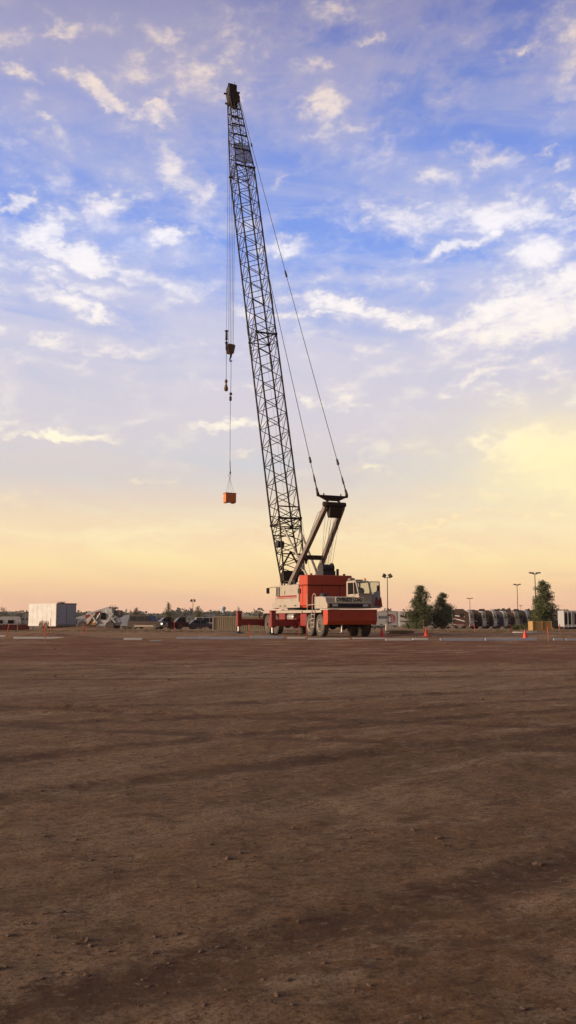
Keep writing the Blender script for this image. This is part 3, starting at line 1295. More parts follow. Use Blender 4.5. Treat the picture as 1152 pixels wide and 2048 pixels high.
# equalizer above the gantry head and pendants
tipL = bp(48.6, .45, .30)
tipR = bp(48.6, -.45, .30)
pd = (bp(48.6, 0, .3) - GT).normalized()
EQ = GT + pd * .62 + Vector((0, 0, .10))
mb = MB()
pu = Vector((0, 0, 1))
prof = [(-1.12, .20), (-1.0, .26), (-.95, .12), (.95, .12), (1.0, .26), (1.12, .20), (1.12, .02), (.95, .0), (.45, -.24), (-.45, -.24), (-.95, 0), (-1.12, .02)]
n = len(prof)
fv = [EQ + Vector((.07, y, z)) for y, z in prof]
bv = [EQ + Vector((-.07, y, z)) for y, z in prof]
mb.add(fv + bv, [tuple(range(n)), tuple(range(2 * n - 1, n - 1, -1))] + [(i, (i + 1) % n, n + (i + 1) % n, n + i) for i in range(n)])
for y in (-.42, .42):
    mb.bar(EQ + Vector((0, y, -.2)), GT + Vector((0, y, .2)), .1, .12)
mb.box(EQ + Vector((0, -.62, .18)), (.06, .06, .14))
mb.box(EQ + Vector((0, .62, .18)), (.06, .06, .14))
uw('equalizer', M['steel'], mb)
for s, tp_ in ((1, tipL), (-1, tipR)):
    e = bpy.data.objects.new('pendant', None)
    COL.objects.link(e)
    e.parent = CR
    e.rotation_euler = UP
    st = EQ + Vector((0, s * 1.06, .2))
    Ltot = (tp_ - st).length
    pts = []
    for k in range(25):
        u = k / 24
        p = st.lerp(tp_, u)
        p = p - Vector((math.sin(R(78)), 0, 0)) * 0 + Vector((0, 0, -1)) * (.9 * 4 * u * (1 - u)) * .35
        pts.append(p)
    mb = MB()
    mb.path(pts, .026, 6)
    mb.build('wire', M['rope'], e)
    for u, w in ((.0, .10), (.022, .07), (.058, .09), (.47, .085), (.475, .085), (.83, .08), (.985, .09)):
        k = u * 24
        i = min(23, int(k))
        a = pts[i].lerp(pts[i + 1], k - i)
        d = (tp_ - st).normalized()
        MB().tube(a, a + d * .42, w, 8, w * .75).build('socket', M['dark'], e, True)
    MB().tube(st, st + (tp_ - st).normalized() * 1.5, .045, 8).build('link_bar', M['dark'], e, True)

# ---- hoist lines.  tip position in upper frame -> hang straight down
hz_block = at(461, 690, 75.3).z - .2
hz_ball = at(452, 765, 75.3).z - .2
hp = bp(49.0, 0, -.70)
while proj(*(Matrix.Translation(CR.location) @ Matrix.Rotation(R(113), 4, 'Z') @ Vector((hp.x, hp.y, 18.0))))[0] < 460.5:
    hp.x -= .02
mb = MB()
for dy in (-.26, -.1, .08, .25):
    mb.tube(hp + Vector((0, dy, 0)), Vector((hp.x, dy * .85, hz_block + .35)), .018, 5)
uw('hoist_rope', M['rope'], mb)
whip = Vector((hp.x, .42, bp(49.0, 0, -.7).z))
whz = at(452, 655, 75.3).z - .2
mb = MB()
mb.tube(whip, Vector((whip.x, whip.y, whz)), .016, 6)
uw('whip_line', M['rope'], mb)
# lines that run down the boom back to the drums
mb = MB()
mb.tube(bp(48, .15, .5), Vector((-.75, .1, 3.55)), .011, 5)
mb.tube(bp(48, -.2, .5), Vector((-.75, -.25, 3.55)), .011, 5)
mb.tube(bp(48, -.0, .1), bp(5, -.1, .1), .009, 5)
uw('drum_line', M['rope'], mb)
# overhaul ball and its link
mb = MB()
x, y = whip.x, whip.y
mb.lathe([(.06, 0), (.16, -.02), (.16, -.10), (.10, -.14), (.11, -.70), (.13, -.85), (.07, -.92)], (x, y, whz + .1), 'Z', 14)
mb.lathe([(.05, -1.0), (.13, -1.08), (.13, -1.25), (.08, -1.32), (.09, -1.7), (.05, -1.85)], (x, y, whz + .1), 'Z', 14)
mb.tube((x, y, whz - .6), (x, y, whz - 1.2), .04, 6)
mb.tube((x, y, whz - 1.7), (x, y, hz_ball + .3), .022, 6)
uw('swivel', M['dark'], mb, True)
mb = MB()
mb.lathe([(.03, .60), (.09, .52), (.14, .42), (.11, .28), (.06, .20), (.09, .08), (.15, -.12), (.19, -.28), (.17, -.42), (.09, -.50)], (x, y, hz_ball), 'Z', 16)
uw('headache_ball', M['rust'], mb, True)
# hook block
mb = MB()
prof = [(-.34, .30), (-.24, .40), (.28, .42), (.42, .28), (.29, -.42), (-.20, -.42)]
n = len(prof)
cb = Vector((hp.x, 0, hz_block))
for dx in (-.22, 0, .22):
    f1 = [cb + Vector((dx + .03, yy, zz)) for yy, zz in prof]
    f2 = [cb + Vector((dx - .03, yy, zz)) for yy, zz in prof]
    mb.add(f1 + f2, [tuple(range(n)), tuple(range(2 * n - 1, n - 1, -1))] + [(i, (i + 1) % n, n + (i + 1) % n, n + i) for i in range(n)])
mb.bbox(cb + Vector((0, .0, .08)), (.40, .52, .5), .06)
mb.bbox(cb + Vector((0, 0, -.36)), (.44, .32, .16), .04)
blk = uw('hook_block', M['rust'], mb)
mb = MB()
mb.tube(cb + Vector((0, 0, -.5)), cb + Vector((0, 0, -.72)), .10, 12)
pts = [cb + Vector((0, .16 * math.sin(a), -.92 - .20 * math.cos(a) + .0)) for a in [k * PI / 7 - PI * .0 for k in range(1, 13)]]
hk = [cb + Vector((0, 0, -.68)), cb + Vector((0, .03, -.80)), cb + Vector((0, .09, -.92)), cb + Vector((0, .09, -1.06)), cb + Vector((0, .0, -1.14)),
      cb + Vector((0, -.08, -1.08)), cb + Vector((0, -.09, -.97))]
for i in range(len(hk) - 1):
    r0 = .075 - .006 * i
    mb.tube(hk[i], hk[i + 1], r0, 10, r0 - .006)
mb.build('hook', M['dark'], blk, True)

# world position of hook
Mw = Matrix.Translation(CR.location) @ Matrix.Rotation(R(-70) + R(183), 4, 'Z')
hookw = Mw @ (cb + Vector((0, 0, -1.10)))
zbox = at(461, 1005, hookw.y).z
ztop = at(461, 987, hookw.y).z
zring = at(461, 952, hookw.y).z
z785 = at(461, 787, hookw.y).z
SL = thing('lifting_sling', 'long dark lifting sling hanging from the crane hook down to the orange box', 'sling', hookw)
dz = lambda z: z - hookw.z
mb = MB()
mb.path([(0, 0, .02), (.03, .01, -.5), (.02, 0, dz(z785))], .024, 6)
mb.build('upper_rope', M['rope'], SL)
mb = MB()
mb.lathe([(.04, .1), (.12, .06), (.13, -.12), (.05, -.16)], (.02, 0, dz(z785)), 'Z', 12)
mb.lathe([(.03, -.2), (.11, -.3), (.12, -.6), (.05, -.68)], (.0, 0, dz(z785)), 'Z', 12)
mb.build('shackle', M['dark'], SL, True)
mb = MB()
mb.bar((-.01, 0, dz(z785) - .6), (0, 0, dz(zring) + 1.2), .085, .03)
mb.bar((0.02, 0, dz(zring) + 1.3), (.05, 0, dz(zring) + .4), .05, .03)
mb.bar((-0.02, 0, dz(zring) + 1.3), (.02, 0, dz(zring) + .4), .05, .03)
mb.build('strap', M['dark'], SL)
mb = MB()
mb.lathe([(.03, .42), (.07, .36), (.07, .22), (.03, .16)], (.03, 0, dz(zring)), 'Z', 10)
pts = []
for k in range(13):
    a = 2 * PI * k / 12
    pts.append(Vector((math.sin(a) * .10, 0, dz(zring) + .03 + math.cos(a) * .12)))
mb.path(pts, .022, 6)
mb.build('ring', M['rope'], SL)
mb = MB()
bw, bd, bh = .92, .62, ztop - zbox
# orange box
BX = thing('load_box', 'small orange steel box with feet hanging at the end of the crane sling', 'steel box', (hookw.x, hookw.y, zbox), R(28))
mbb = MB()
t = .04
bw, bd = .98, .55
mbb.bbox((0, 0, t / 2 + .0), (bw, bd, t), .01)
for s in (-1, 1):
    mbb.box((0, s * (bd / 2 - t / 2), bh / 2 + t / 2), (bw - .003, t, bh - t))
    mbb.box((s * (bw / 2 - t / 2), 0, bh / 2 + t / 2), (t, bd - 2 * t - .002, bh - t))
for s in (-1, 1):
    mbb.box((s * .25, -bd / 2 - .012, bh / 2), (.05, .024, bh - .02))
mbb.build('body', M['boxorange'], BX)
mbb = MB()
for s in (-1, 1):
    mbb.bar((-bw / 2 - .02, s * bd / 2, bh + .01), (bw / 2 + .02, s * bd / 2, bh + .01), .06, .05)
    mbb.bar((s * bw / 2, -bd / 2 + .03, bh + .01), (s * bw / 2, bd / 2 - .03, bh + .01), .06, .05)
mbb.build('rim', M['red'], BX)
for sx in (-1, 1):
    mbb = MB()
    mbb.box((sx * (bw / 2 - .16), 0, -.035), (.2, bd, .065))
    mbb.build('foot', M['red'], BX)
for sx in (-1, 1):
    for sy in (-1, 1):
        rm = Matrix.Rotation(R(28), 3, 'Z')
        c = rm @ Vector((sx * bw / 2 * .55, sy * bd / 2 * .9, bh + zbox - hookw.z))
        mb.tube((0.0, 0, dz(zring) - .08), c, .010, 5)
mb.build('lifting_line', M['rope'], SL)


# ================================================================== TREES
def tree(name, label, px, pyt, Y, wpx, seed, leaf='leaf', n=2600, shape='cone', cat='tree', group='trees around the lot', dens=1.0, gy=None):
    rnd = random.Random(seed)
    top = at(px, pyt, Y)
    g = gh(top.x, Y)
    H = top.z - g
    W = wpx * 1.22 / F * Y / 2
    root = thing(name, label, cat, (top.x, Y, g), rnd.uniform(0, 6), group)
    mb = MB()
    lean = Vector((rnd.uniform(-.03, .03) * H, 0, H * .93))
    prev = Vector((0, 0, -.1))
    r0 = H * .02 + .03
    segs = 6
    spine = [Vector((lean.x * (k / segs) ** 1.5 + (rnd.uniform(-.02, .02) * H if 0 < k < segs else 0), rnd.uniform(-.02, .02) * H, lean.z * k / segs - (.1 if k == 0 else 0))) for k in range(segs + 1)]
    for k in range(segs):
        mb.tube(spine[k], spine[k + 1], r0 * (1 - k / segs) + .015, 8, r0 * (1 - (k + 1) / segs) + .012)
    lobes = []
    nl = 46 if shape != 'bush' else 14
    for i in range(nl):
        u = .10 + .86 * ((i + rnd.random()) / nl) ** 1.25 if shape != 'bush' else rnd.uniform(.1, .8)
        if shape == 'cone':
            rr = W * (1.0 - .78 * max(0, (u - .36) / .64) ** 1.1) * (.62 + .38 * min(1, max(0, (u - .10) / .2)))
        elif shape == 'round':
            rr = W * math.sqrt(max(.05, 1 - ((u - .62) / .42) ** 2))
        else:
            rr = W * math.sqrt(max(.05, 1 - (u - .1) ** 2))
        a = rnd.uniform(0, 2 * PI)
        rad = rr * rnd.uniform(.15, .80)
        c = Vector((math.cos(a) * rad, math.sin(a) * rad, H * u))
        k = max(0, min(segs - 1, int((u - .12) * segs)))
        mb.tube(spine[k], c, r0 * .3 * (1 - u * .7), 5, .008)
        lobes.append((c, (rnd.uniform(.34, .52) * rr + .10 * W) * (1 if shape == 'cone' else .8)))
    for i in range(3):
        lobes.append((Vector((lean.x, 0, H * rnd.uniform(.88, .96))), W * .2))
    mb.build('trunk', M['bark'], root, True)
    ml = MB()
    s0 = max(.07, .011 * H + .04)
    tot = sum(q[1] ** 2 for q in lobes)
    for c, lr in lobes:
        m_ = int(n * dens * lr * lr / tot)
        sx = rnd.uniform(.8, 1.3)
        for j in range(m_):
            d = Vector((rnd.gauss(0, 1), rnd.gauss(0, 1), rnd.gauss(0, 1))).normalized()
            p = c + Vector((d.x * sx, d.y, d.z * .8)) * lr * rnd.random() ** .6 * (1.25 if rnd.random() < .15 else 1)
            if p.z < H * .06:
                continue
            nrm = (d + Vector((rnd.uniform(-1, 1), rnd.uniform(-1, 1), rnd.uniform(-.3, 1.2)))).normalized()
            a = nrm.cross(Vector((rnd.uniform(-1, 1), rnd.uniform(-1, 1), rnd.uniform(-1, 1)))).normalized()
            b_ = nrm.cross(a)
            s = s0 * rnd.uniform(.6, 1.35)
            q = [p - a * s, p - b_ * s * .5, p + a * s, p + b_ * s * .5 + nrm * s * .2]
            ml.add(q, [(0, 1, 2, 3)])
    me = bpy.data.meshes.new('crown')
    me.from_pydata(ml.v, [], ml.f)
    me.materials.append(M[leaf])
    o = bpy.data.objects.new('crown', me)
    COL.objects.link(o)
    o.parent = root
    return root


tree('leafy_tree', 'tallest broad green tree just right of the white trailer with a swoosh emblem', 842, 1169, 150, 50, 3, n=15000)
tree('leafy_tree', 'shorter dark green tree close against the right of a taller tree', 884, 1184, 152, 46, 5, n=13000)
tree('leafy_tree', 'large green tree standing behind the plywood box', 1085, 1160, 132, 54, 8, n=15000)
tree('leafy_tree', 'small tree rising behind the dark brown sport utility vehicle', 272, 1214, 150, 20, 9, 'leaf2', n=2200)
tree('leafy_tree', 'airy tree rising behind the gap between two dark vehicles', 337, 1204, 165, 28, 13, 'leaf2', n=2600)
tree('leafy_tree', 'ragged tree just right of the small double lamp post', 397, 1211, 160, 26, 15, 'leaf2', n=2400)
tree('leafy_shrub', 'rounded green shrub right of the ragged tree at the lamp post', 409, 1224, 165, 22, 18, 'leaf', n=900, shape='bush', cat='shrub')
tree('leafy_tree', 'small tree behind the tan corrugated container', 477, 1212, 170, 20, 21, 'leaf2', n=800)
tree('leafy_tree', 'rounded tree at the far left edge behind the white camper', 4, 1214, 230, 26, 24, 'farleaf', n=1300, shape='round')
tree('leafy_tree', 'narrow tree between the white camper and the white box trailer', 41, 1219, 200, 24, 27, 'farleaf', n=1200, shape='cone')
for px, pyt, Y, w, sd, lab in ((815, 1243, 120, 22, 31, 'low green bush right of the concrete block below the striped motorhome'),
                               (831, 1245, 116, 26, 32, 'low green bush under the tallest tree'),
                               (1044, 1247, 112, 30, 33, 'low green bush left of the plywood box'),
                               (1060, 1243, 122, 26, 34, 'darker bush touching the left edge of the plywood box'),
                               (1030, 1250, 108, 18, 35, 'smallest bush in front of the dark motorhomes')):
    tree('low_bush', lab, px, pyt, Y, w, sd, 'leaf', n=700, shape='bush', cat='bush', group='low bushes along the lot')


def weeds():
    rnd = random.Random(17)
    mb = MB()
    for i in range(5200):
        Y = rnd.uniform(70, 88) if rnd.random() < .75 else rnd.uniform(88, 150)
        x = Y * math.tan(R(rnd.uniform(-19.5, 19.5)))
        if noise.noise(Vector((x * .18, Y * .22, 5))) < rnd.uniform(-.3, .35):
            continue
        g = gh(x, Y)
        hh = rnd.uniform(.04, .17)
        for k in range(5):
            a = rnd.uniform(0, 2 * PI)
            bx, by = x + rnd.uniform(-.15, .15), Y + rnd.uniform(-.15, .15)
            w_ = rnd.uniform(.02, .05)
            l = rnd.uniform(.05, .22)
            mb.add([(bx - w_ * math.sin(a), by + w_ * math.cos(a), g - .03), (bx + w_ * math.sin(a), by - w_ * math.cos(a), g - .03),
                    (bx + l * math.cos(a), by + l * math.sin(a), g + hh * rnd.uniform(.6, 1))], [(0, 1, 2)])
    me = bpy.data.meshes.new('weeds')
    me.from_pydata(mb.v, [], mb.f)
    me.materials.append(M['weed'])
    o = bpy.data.objects.new('weeds', me)
    COL.objects.link(o)
    tag(o, 'dry brown green weeds along the far edge of the dirt', 'weeds', kind='stuff')


weeds()


# far tree line: too far off to count
def far_line():
    rnd = random.Random(5)
    ml = MB()
    for i in range(2600):
        az = rnd.uniform(-24, 24)
        Y = rnd.uniform(850, 1300)
        x = Y * math.tan(R(az))
        hn = noise.fractal(Vector((az * .9, Y * .004, 0)), 1, 2, 4)
        h = 4.4 + 7 * hn + rnd.uniform(-1.5, 2)
        if h < 2.5:
            continue
        w = rnd.uniform(5, 12)
        g = gh(x, Y, True)
        bm_pts = []
        for k in range(26):
            p = Vector((x + rnd.gauss(0, .45) * w, Y + rnd.gauss(0, .45) * w, g + h * rnd.uniform(.0, 1.0) ** .8))
            a = Vector((rnd.uniform(-1, 1), rnd.uniform(-1, 1), rnd.uniform(-.5, .5))).normalized() * rnd.uniform(1.2, 2.4)
            b_ = Vector((rnd.uniform(-.5, .5), rnd.uniform(-.5, .5), rnd.uniform(.4, 1))).normalized() * rnd.uniform(.9, 1.8)
            ml.add([p - a, p - b_, p + a, p + b_], [(0, 1, 2, 3)])
    me = bpy.data.meshes.new('far_tree_line')
    me.from_pydata(ml.v, [], ml.f)
    me.materials.append(M['farleaf'])
    o = bpy.data.objects.new('far_tree_line', me)
    COL.objects.link(o)
    tag(o, 'hazy low line of far trees along the horizon', 'tree line', kind='stuff')


far_line()


# ================================================================== VEHICLES
def simple_wheels(root, r, w, xs, half, rimmat, tyremat='tyre'):
    pr = MB()
    pr.lathe([(r * .58, -w / 2), (r * .9, -w / 2), (r, -w * .3), (r, w * .3), (r * .9, w / 2), (r * .58, w / 2)], (0, 0, 0), 'Y', 20)
    ty = pr.build('tyre', M[tyremat])
    pr = MB()
    pr.lathe([(r * .60, -w * .42), (r * .52, -w * .30), (r * .2, -w * .28), (r * .15, -w * .45), (r * .05, -w * .46)], (0, 0, 0), 'Y', 16)
    rm = pr.build('rim', M[rimmat])
    first = True
    for x in xs:
        for s in (-1, 1):
            e = bpy.data.objects.new('wheel', None)
            COL.objects.link(e)
            e.parent = root
            e.location = (x, s * (half - w / 2), r)
            e.rotation_euler = (0, 0, 0 if s < 0 else PI)
            a, b_ = (ty, rm) if first else (ty.copy(), rm.copy())
            if not first:
                COL.objects.link(a)
                COL.objects.link(b_)
            first = False
            a.parent = e
            b_.parent = e


def car(name, label, cat, px, Y, rz, L, H, W, mat, kind='suv', trim=None, lit_head=False, lit_tail=False, rim='silver', group=None):
    """x forward, -y = the side facing the camera when rz=0"""
    x = at(px, 1255, Y).x
    root = thing(name, label, cat, (x, Y, gh(x, Y)), rz, group)
    h = L / 2
    zs = .30
    belt = H * .56
    mb = MB()
    hood = belt + .02
    if kind == 'suv':
        low = [(-h, zs + .1), (-h + .08, zs), (h - .1, zs), (h, zs + .15), (h - .02, hood - .22), (h - .12, hood - .06), (h * .45, hood), (-h + .02, belt)]
        cabp = [(-h + .04, belt), (h * .42, belt), (h * .20, H - .1), (h * .12, H), (-h + .35, H), (-h + .2, H - .08)]
        wins = [(-h + .30, -h * .48), (-h * .44, -h * .02), (h * .02, h * .30)]
    elif kind == 'pickup':
        low = [(-h, zs + .15), (-h + .05, zs + .05), (h - .1, zs), (h, zs + .15), (h - .02, hood - .22), (h - .12, hood - .04), (h * .45, hood), (-h, belt)]
        cabp = [(-h * .12, belt), (h * .46, belt), (h * .24, H - .1), (h * .16, H), (-h * .02, H), (-h * .09, H - .08)]
        wins = [(-h * .04, h * .10), (h * .14, h * .32)]
    else:
        low = [(-h, zs + .12), (-h + .08, zs), (h - .1, zs), (h, zs + .12), (h - .05, hood - .2), (h * .5, hood - .04), (-h * .75, belt), (-h + .02, belt - .08)]
        cabp = [(-h * .72, belt - .02), (h * .45, belt - .02), (h * .12, H - .05), (0, H), (-h * .32, H), (-h * .45, H - .06)]
        wins = [(-h * .45, -h * .10), (-h * .05, h * .22)]
    ins = lambda z: max(0, (z - belt)) * .22
    mb.prism(low, -W / 2, W / 2)
    mb.prism(cabp, -W / 2 + .02, W / 2 - .02, ins)
    bd = mb.build('body', M[mat], root)
    mb = MB()
    zt = H - .14
    zb = belt + .06
    for s in (-1, 1):
        for a, b_ in wins:
            k0 = W / 2 - ins(zb) - .015 + .006
            k1 = W / 2 - ins(zt) - .015 + .006
            sl = .22 if b_ == wins[-1][1] else 0
            v = [(a, s * k0, zb), (b_ + sl * .6, s * k0, zb), (b_ - sl * .4, s * k1, zt), (a + .03, s * k1, zt)]
            v2 = [(p[0], p[1] + s * .012, p[2]) for p in v]
            mb.add(v + v2, [(0, 1, 2, 3), (7, 6, 5, 4), (0, 4, 5, 1), (1, 5, 6, 2), (2, 6, 7, 3), (3, 7, 4, 0)])
    mb.build('side_window', M['glass'], root)
    mb = MB()
    (xa, za), (xb, zb2) = cabp[1], cabp[2]
    k0, k1 = W / 2 - .1, W / 2 - ins(H) - .12
    v = [(xa + .01, -k0, za + .05), (xa + .01, k0, za + .05), (xb + .02, k1, zb2 - .02), (xb + .02, -k1, zb2 - .02)]
    v2 = [(p[0] + .03, p[1], p[2] + .01) for p in v]
    mb.add(v + v2, [(0, 1, 2, 3), (7, 6, 5, 4), (0, 4, 5, 1), (1, 5, 6, 2), (2, 6, 7, 3), (3, 7, 4, 0)])
    mb.build('windscreen', M['glass'], root)
    if trim:
        mb = MB()
        for s in (-1, 1):
            mb.box((0, s * (W / 2 + .008), zs + .16), (L * .56, .02, .2))
        mb.box((h - .0, 0, zs + .2), (.12, W * .96, .22))
        mb.box((-h, 0, zs + .2), (.12, W * .96, .22))
        mb.build('bumper_trim', M[trim], root)
    for s in (-1, 1):
        mb = MB()
        mb.bbox((h - .02, s * (W / 2 - .28), hood - .33), (.1, .34, .2), .03)
        mb.build('headlight', M['lit_head'] if (lit_head and s < 0) else M['lamp'], root)
        mb = MB()
        mb.bbox((-h + .02, s * (W / 2 - .14), belt - .25), (.1, .2, .3), .03)
        mb.build('tail_light', M['lit_tail'] if (lit_tail and s < 0) else M['taillight'], root)
    mb = MB()
    mb.bbox((h - .01, 0, hood - .34), (.06, W * .4, .22), .02)
    mb.build('grille', M['dark'], root)
    simple_wheels(root, .38 if kind != 'sedan' else .33, .24, (-h * .58, h * .62), W / 2 + .01, rim)
    return root


car('parked_suv', 'dark brown sport utility vehicle with beige lower trim and a lit headlight', 'suv', 295, 122, R(-22), 5.2, 1.9, 1.95, 'brownpaint', 'suv', 'goldtrim', True)
car('pickup_truck', 'dark maroon pickup truck nose toward the brown sport utility vehicle', 'pickup truck', 336, 128, R(200), 5.4, 1.75, 1.95, 'maroon', 'pickup', None, False, True)
car('pickup_truck', 'dark red pickup truck partly behind the lamp post right of the maroon pickup', 'pickup truck', 366, 134, R(196), 5.6, 1.8, 1.95, 'maroon', 'pickup', None)
car('parked_car', 'low grey purple sedan behind the left end of the tan container', 'car', 402, 130, R(12), 4.8, 1.4, 1.8, 'purple', 'sedan', None)
car('parked_car', 'white van behind the left end of the tan container', 'van', 418, 160, R(10), 5.2, 2.1, 1.95, 'white', 'suv', None)


# white enclosed cargo trailer
def cargo_trailer():
    Y = 93.5
    cx = at(104, 1250, Y).x
    root = thing('cargo_trailer', 'white enclosed tandem axle cargo trailer with grey rear doors standing on the dirt', 'trailer', (cx, Y, gh(cx, Y) + .02), R(-37))
    L, W, H = 4.55, 2.6, 2.45
    # +x is the rear; the long side (-y) faces left of camera
    mb = MB()
    mb.bbox((0, 0, .42 + H / 2 - .2), (L, W, H - .12), .04)
    b = mb.build('body', M['white'], root)
    mb = MB()
    for k in range(1, 6):
        mb.box((-L / 2 + L * k / 6, -W / 2 - .004, 1.45), (.015, .01, H - .35))
    mb.box((0, -W / 2 - .006, .40), (L, .015, .1))
    mb.box((0, -W / 2 - .006, 2.56), (L, .015, .08))
    mb.box((.2, -W / 2 - .01, 2.05), (.5, .012, .10))
    mb.build('side_trim', M['silver'], root)
    mb = MB()
    mb.box((L / 2 + .012, 0, 1.42), (.03, W - .18, H - .42))
    d = mb.build('rear_door', M['bluegrey'], root)
    mb = MB()
    for z in (1.3, 1.34):
        mb.box((L / 2 + .04, -W / 2 + .2, z), (.03, .26, .03))
        mb.box((L / 2 + .04, W / 2 - .2, z), (.03, .26, .03))
    mb.box((L / 2 + .035, 0, 1.42), (.012, .02, H - .42))
    mb.build('latch', M['dark'], d)
    mb = MB()
    mb.box((L / 2 + .02, 0, 2.60), (.06, W, .10))
    mb.box((L / 2 + .02, 0, .40), (.06, W, .12))
    mb.build('rear_frame', M['gantrysteel'], root)
    mb = MB()
    mb.bbox((L / 2 - .6, -.2, 2.68), (.5, .5, .10), .02)
    mb.bbox((L / 2 - .6, -.2, 2.78), (.7, .6, .04), .01)
    mb.build('roof_vent', M['dark'], root)
    mb = MB()
    for s in (-1, 1):
        pts = [(.05, .42), (.15, .78), (.45, .88), (.9, .80), (1.25, .88), (1.55, .78), (1.65, .42)]
        pts = [(x + .35 - .85, z) for x, z in pts]
        mb.prism(pts, s * (W / 2 - .02), s * (W / 2 + .05))
    mb.build('fender', M['gantrysteel'], root)
    simple_wheels(root, .36, .24, (-.10, .72), W / 2 + .07, 'redrim')
    mb = MB()
    mb.bar((-L / 2, -.6, .4), (-L / 2 - 1.2, 0, .42), .1, .1)
    mb.bar((-L / 2, .6, .4), (-L / 2 - 1.2, 0, .42), .1, .1)
    mb.tube((-L / 2 - .9, 0, .0), (-L / 2 - .9, 0, .6), .04)
    mb.build('tongue', M['dark'], root)


cargo_trailer()


# telehandler: boom low at left rising to the right over the machine
def telehandler():
    Y = 100
    p = at(200, 1258, Y)
    root = thing('telehandler', 'dirty white construction telehandler with a long rising boom and yellow engine panel', 'telehandler', (p.x, Y, gh(p.x, Y)), R(-8))
    k = Y / F            # metres per photo pixel
    mb = MB()
    mb.prism([(-1.4, .55), (2.1, .55), (2.3, .9), (2.1, 1.6), (1.1, 1.9), (-.7, 1.7), (-1.4, 1.2)], -.8, .8)
    mb.bbox((1.2, -.1, 2.05), (1.0, 1.0, .9), .15)
    for x in (-.9, 1.2):
        mb.bar((x - .3, -.95, .7), (x + .6, -.95, 1.9), .15, .2)
        mb.bar((x + .9, -.95, .8), (x - .1, -.95, 2.1), .12, .16)
    mb.build('body', M['white'], root)
    mb = MB()
    mb.bar((-2.75, -.5, 1.20), (-.7, -.35, 1.75), .34, .38)
    mb.mat(1)
    mb.bar((-1.4, -.4, 1.62), (1.2, -.3, 2.38), .46, .50)
    mb.mat(2)
    mb.bar((-1.5, -.66, 1.5), (.2, -.6, 2.0), .05, .3)
    mb.build('boom', [M['silver'], M['white'], M['red']], root)
    mb = MB()
    mb.bbox((-2.8, -.5, 1.02), (.28, .9, .6), .05)
    mb.bar((-2.95, -.9, .55), (-2.95, -.9, 1.25), .08, .05)
    mb.bar((-2.95, -.1, .55), (-2.95, -.1, 1.25), .08, .05)
    mb.build('fork_carriage', M['dark'], root)
    mb = MB()
    mb.bbox((1.55, -.1, 2.48), (.8, .9, .20), .05)
    for x in (1.25, 1.5, 1.8):
        mb.bar((x, -.4, 2.5), (x + .05, -.4, 2.78), .05, .05)
    mb.bbox((2.1, .1, 1.85), (1.0, .9, .75), .2)
    mb.build('engine_hood', M['gantrysteel'], root)
    mb = MB()
    mb.bbox((-.55, -.86, 1.05), (.78, .12, .95), .04)
    mb.bbox((-.45, -.84, 1.68), (.6, .1, .24), .04)
    mb.build('engine_panel', M['yellow'], root)
    mb = MB()
    mb.prism([(.35, 1.2), (1.0, 1.2), (.9, 1.95), (.45, 1.95)], -.93, -.85)
    mb.build('cab_window', M['glass'], root)
    mb = MB()
    mb.tube((-.4, -.9, .85), (.3, -.9, 1.9), .05, 8)
    mb.tube((1.0, -.98, .8), (2.2, -.98, 1.5), .06, 8)
    mb.build('hydraulic_ram', M['chrome'], root)
    simple_wheels(root, .52, .36, (-1.75, 1.5), 1.1, 'redrim')


telehandler()


def box_trailer(name, label, px, pyt, pyb, wpx, Y, rz, mat, depth=2.4, cat='trailer'):
    a = at(px, pyb, Y)
    b_ = at(px, pyt, Y)
    g = gh(a.x, Y)
    root = thing(name, label, cat, (a.x, Y, g), rz)
    H = b_.z - g
    L = wpx * Y / F / math.cos(rz)
    mb = MB()
    mb.bbox((0, 0, .5 + (H - .5) / 2), (L, depth, H - .5), .06)
    mb.build('body', M[mat], root)
    mb = MB()
    n = max(3, int(L / 1.2))
    for k in range(1, n):
        mb.box((-L / 2 + L * k / n, -depth / 2 - .006, .5 + (H - .5) / 2), (.03, .015, H - .7))
    mb.box((0, -depth / 2 - .01, .55), (L, .03, .1))
    mb.build('side_trim', M['silver'], root)
    simple_wheels(root, .42, .26, (L * .12, L * .28), depth / 2 - .05, 'rim')
    return root, L, H


# white trailer behind telehandler (two)
box_trailer('box_trailer', 'bluish white box trailer seen behind the telehandler boom', 172, 1235, 1258, 38, 112, R(4), 'bluegrey')
box_trailer('box_trailer', 'bluish white box trailer left of the brown sport utility vehicle', 248, 1231, 1256, 42, 128, R(-4), 'bluegrey')

# camper far left with dark windows
def camper():
    Y = 110
    a = at(14, 1257, Y)
    g = gh(a.x, Y)
    top = at(14, 1233, Y).z - g
    root = thing('camper_trailer', 'white travel camper with two dark windows at the far left edge', 'camper', (a.x, Y, g), R(3))
    L = 3.3
    mb = MB()
    mb.prism([(-2.4, .4), (1.35, .4), (1.42, .9), (1.3, top - .1), (1.15, top), (-2.4, top)], -1.1, 1.1)
    mb.build('body', M['white'], root)
    mb = MB()
    for x in (-.62, .72):
        mb.bbox((x, -1.11, top * .60), (.72, .05, .45), .02)
    mb.build('window', M['glass'], root)
    mb = MB()
    mb.box((-.5, -1.112, .85), (3.6, .02, .12))
    mb.build('stripe', M['bluegrey'], root)
    simple_wheels(root, .36, .22, (-.9, -.1), 1.12, 'silver')


camper()
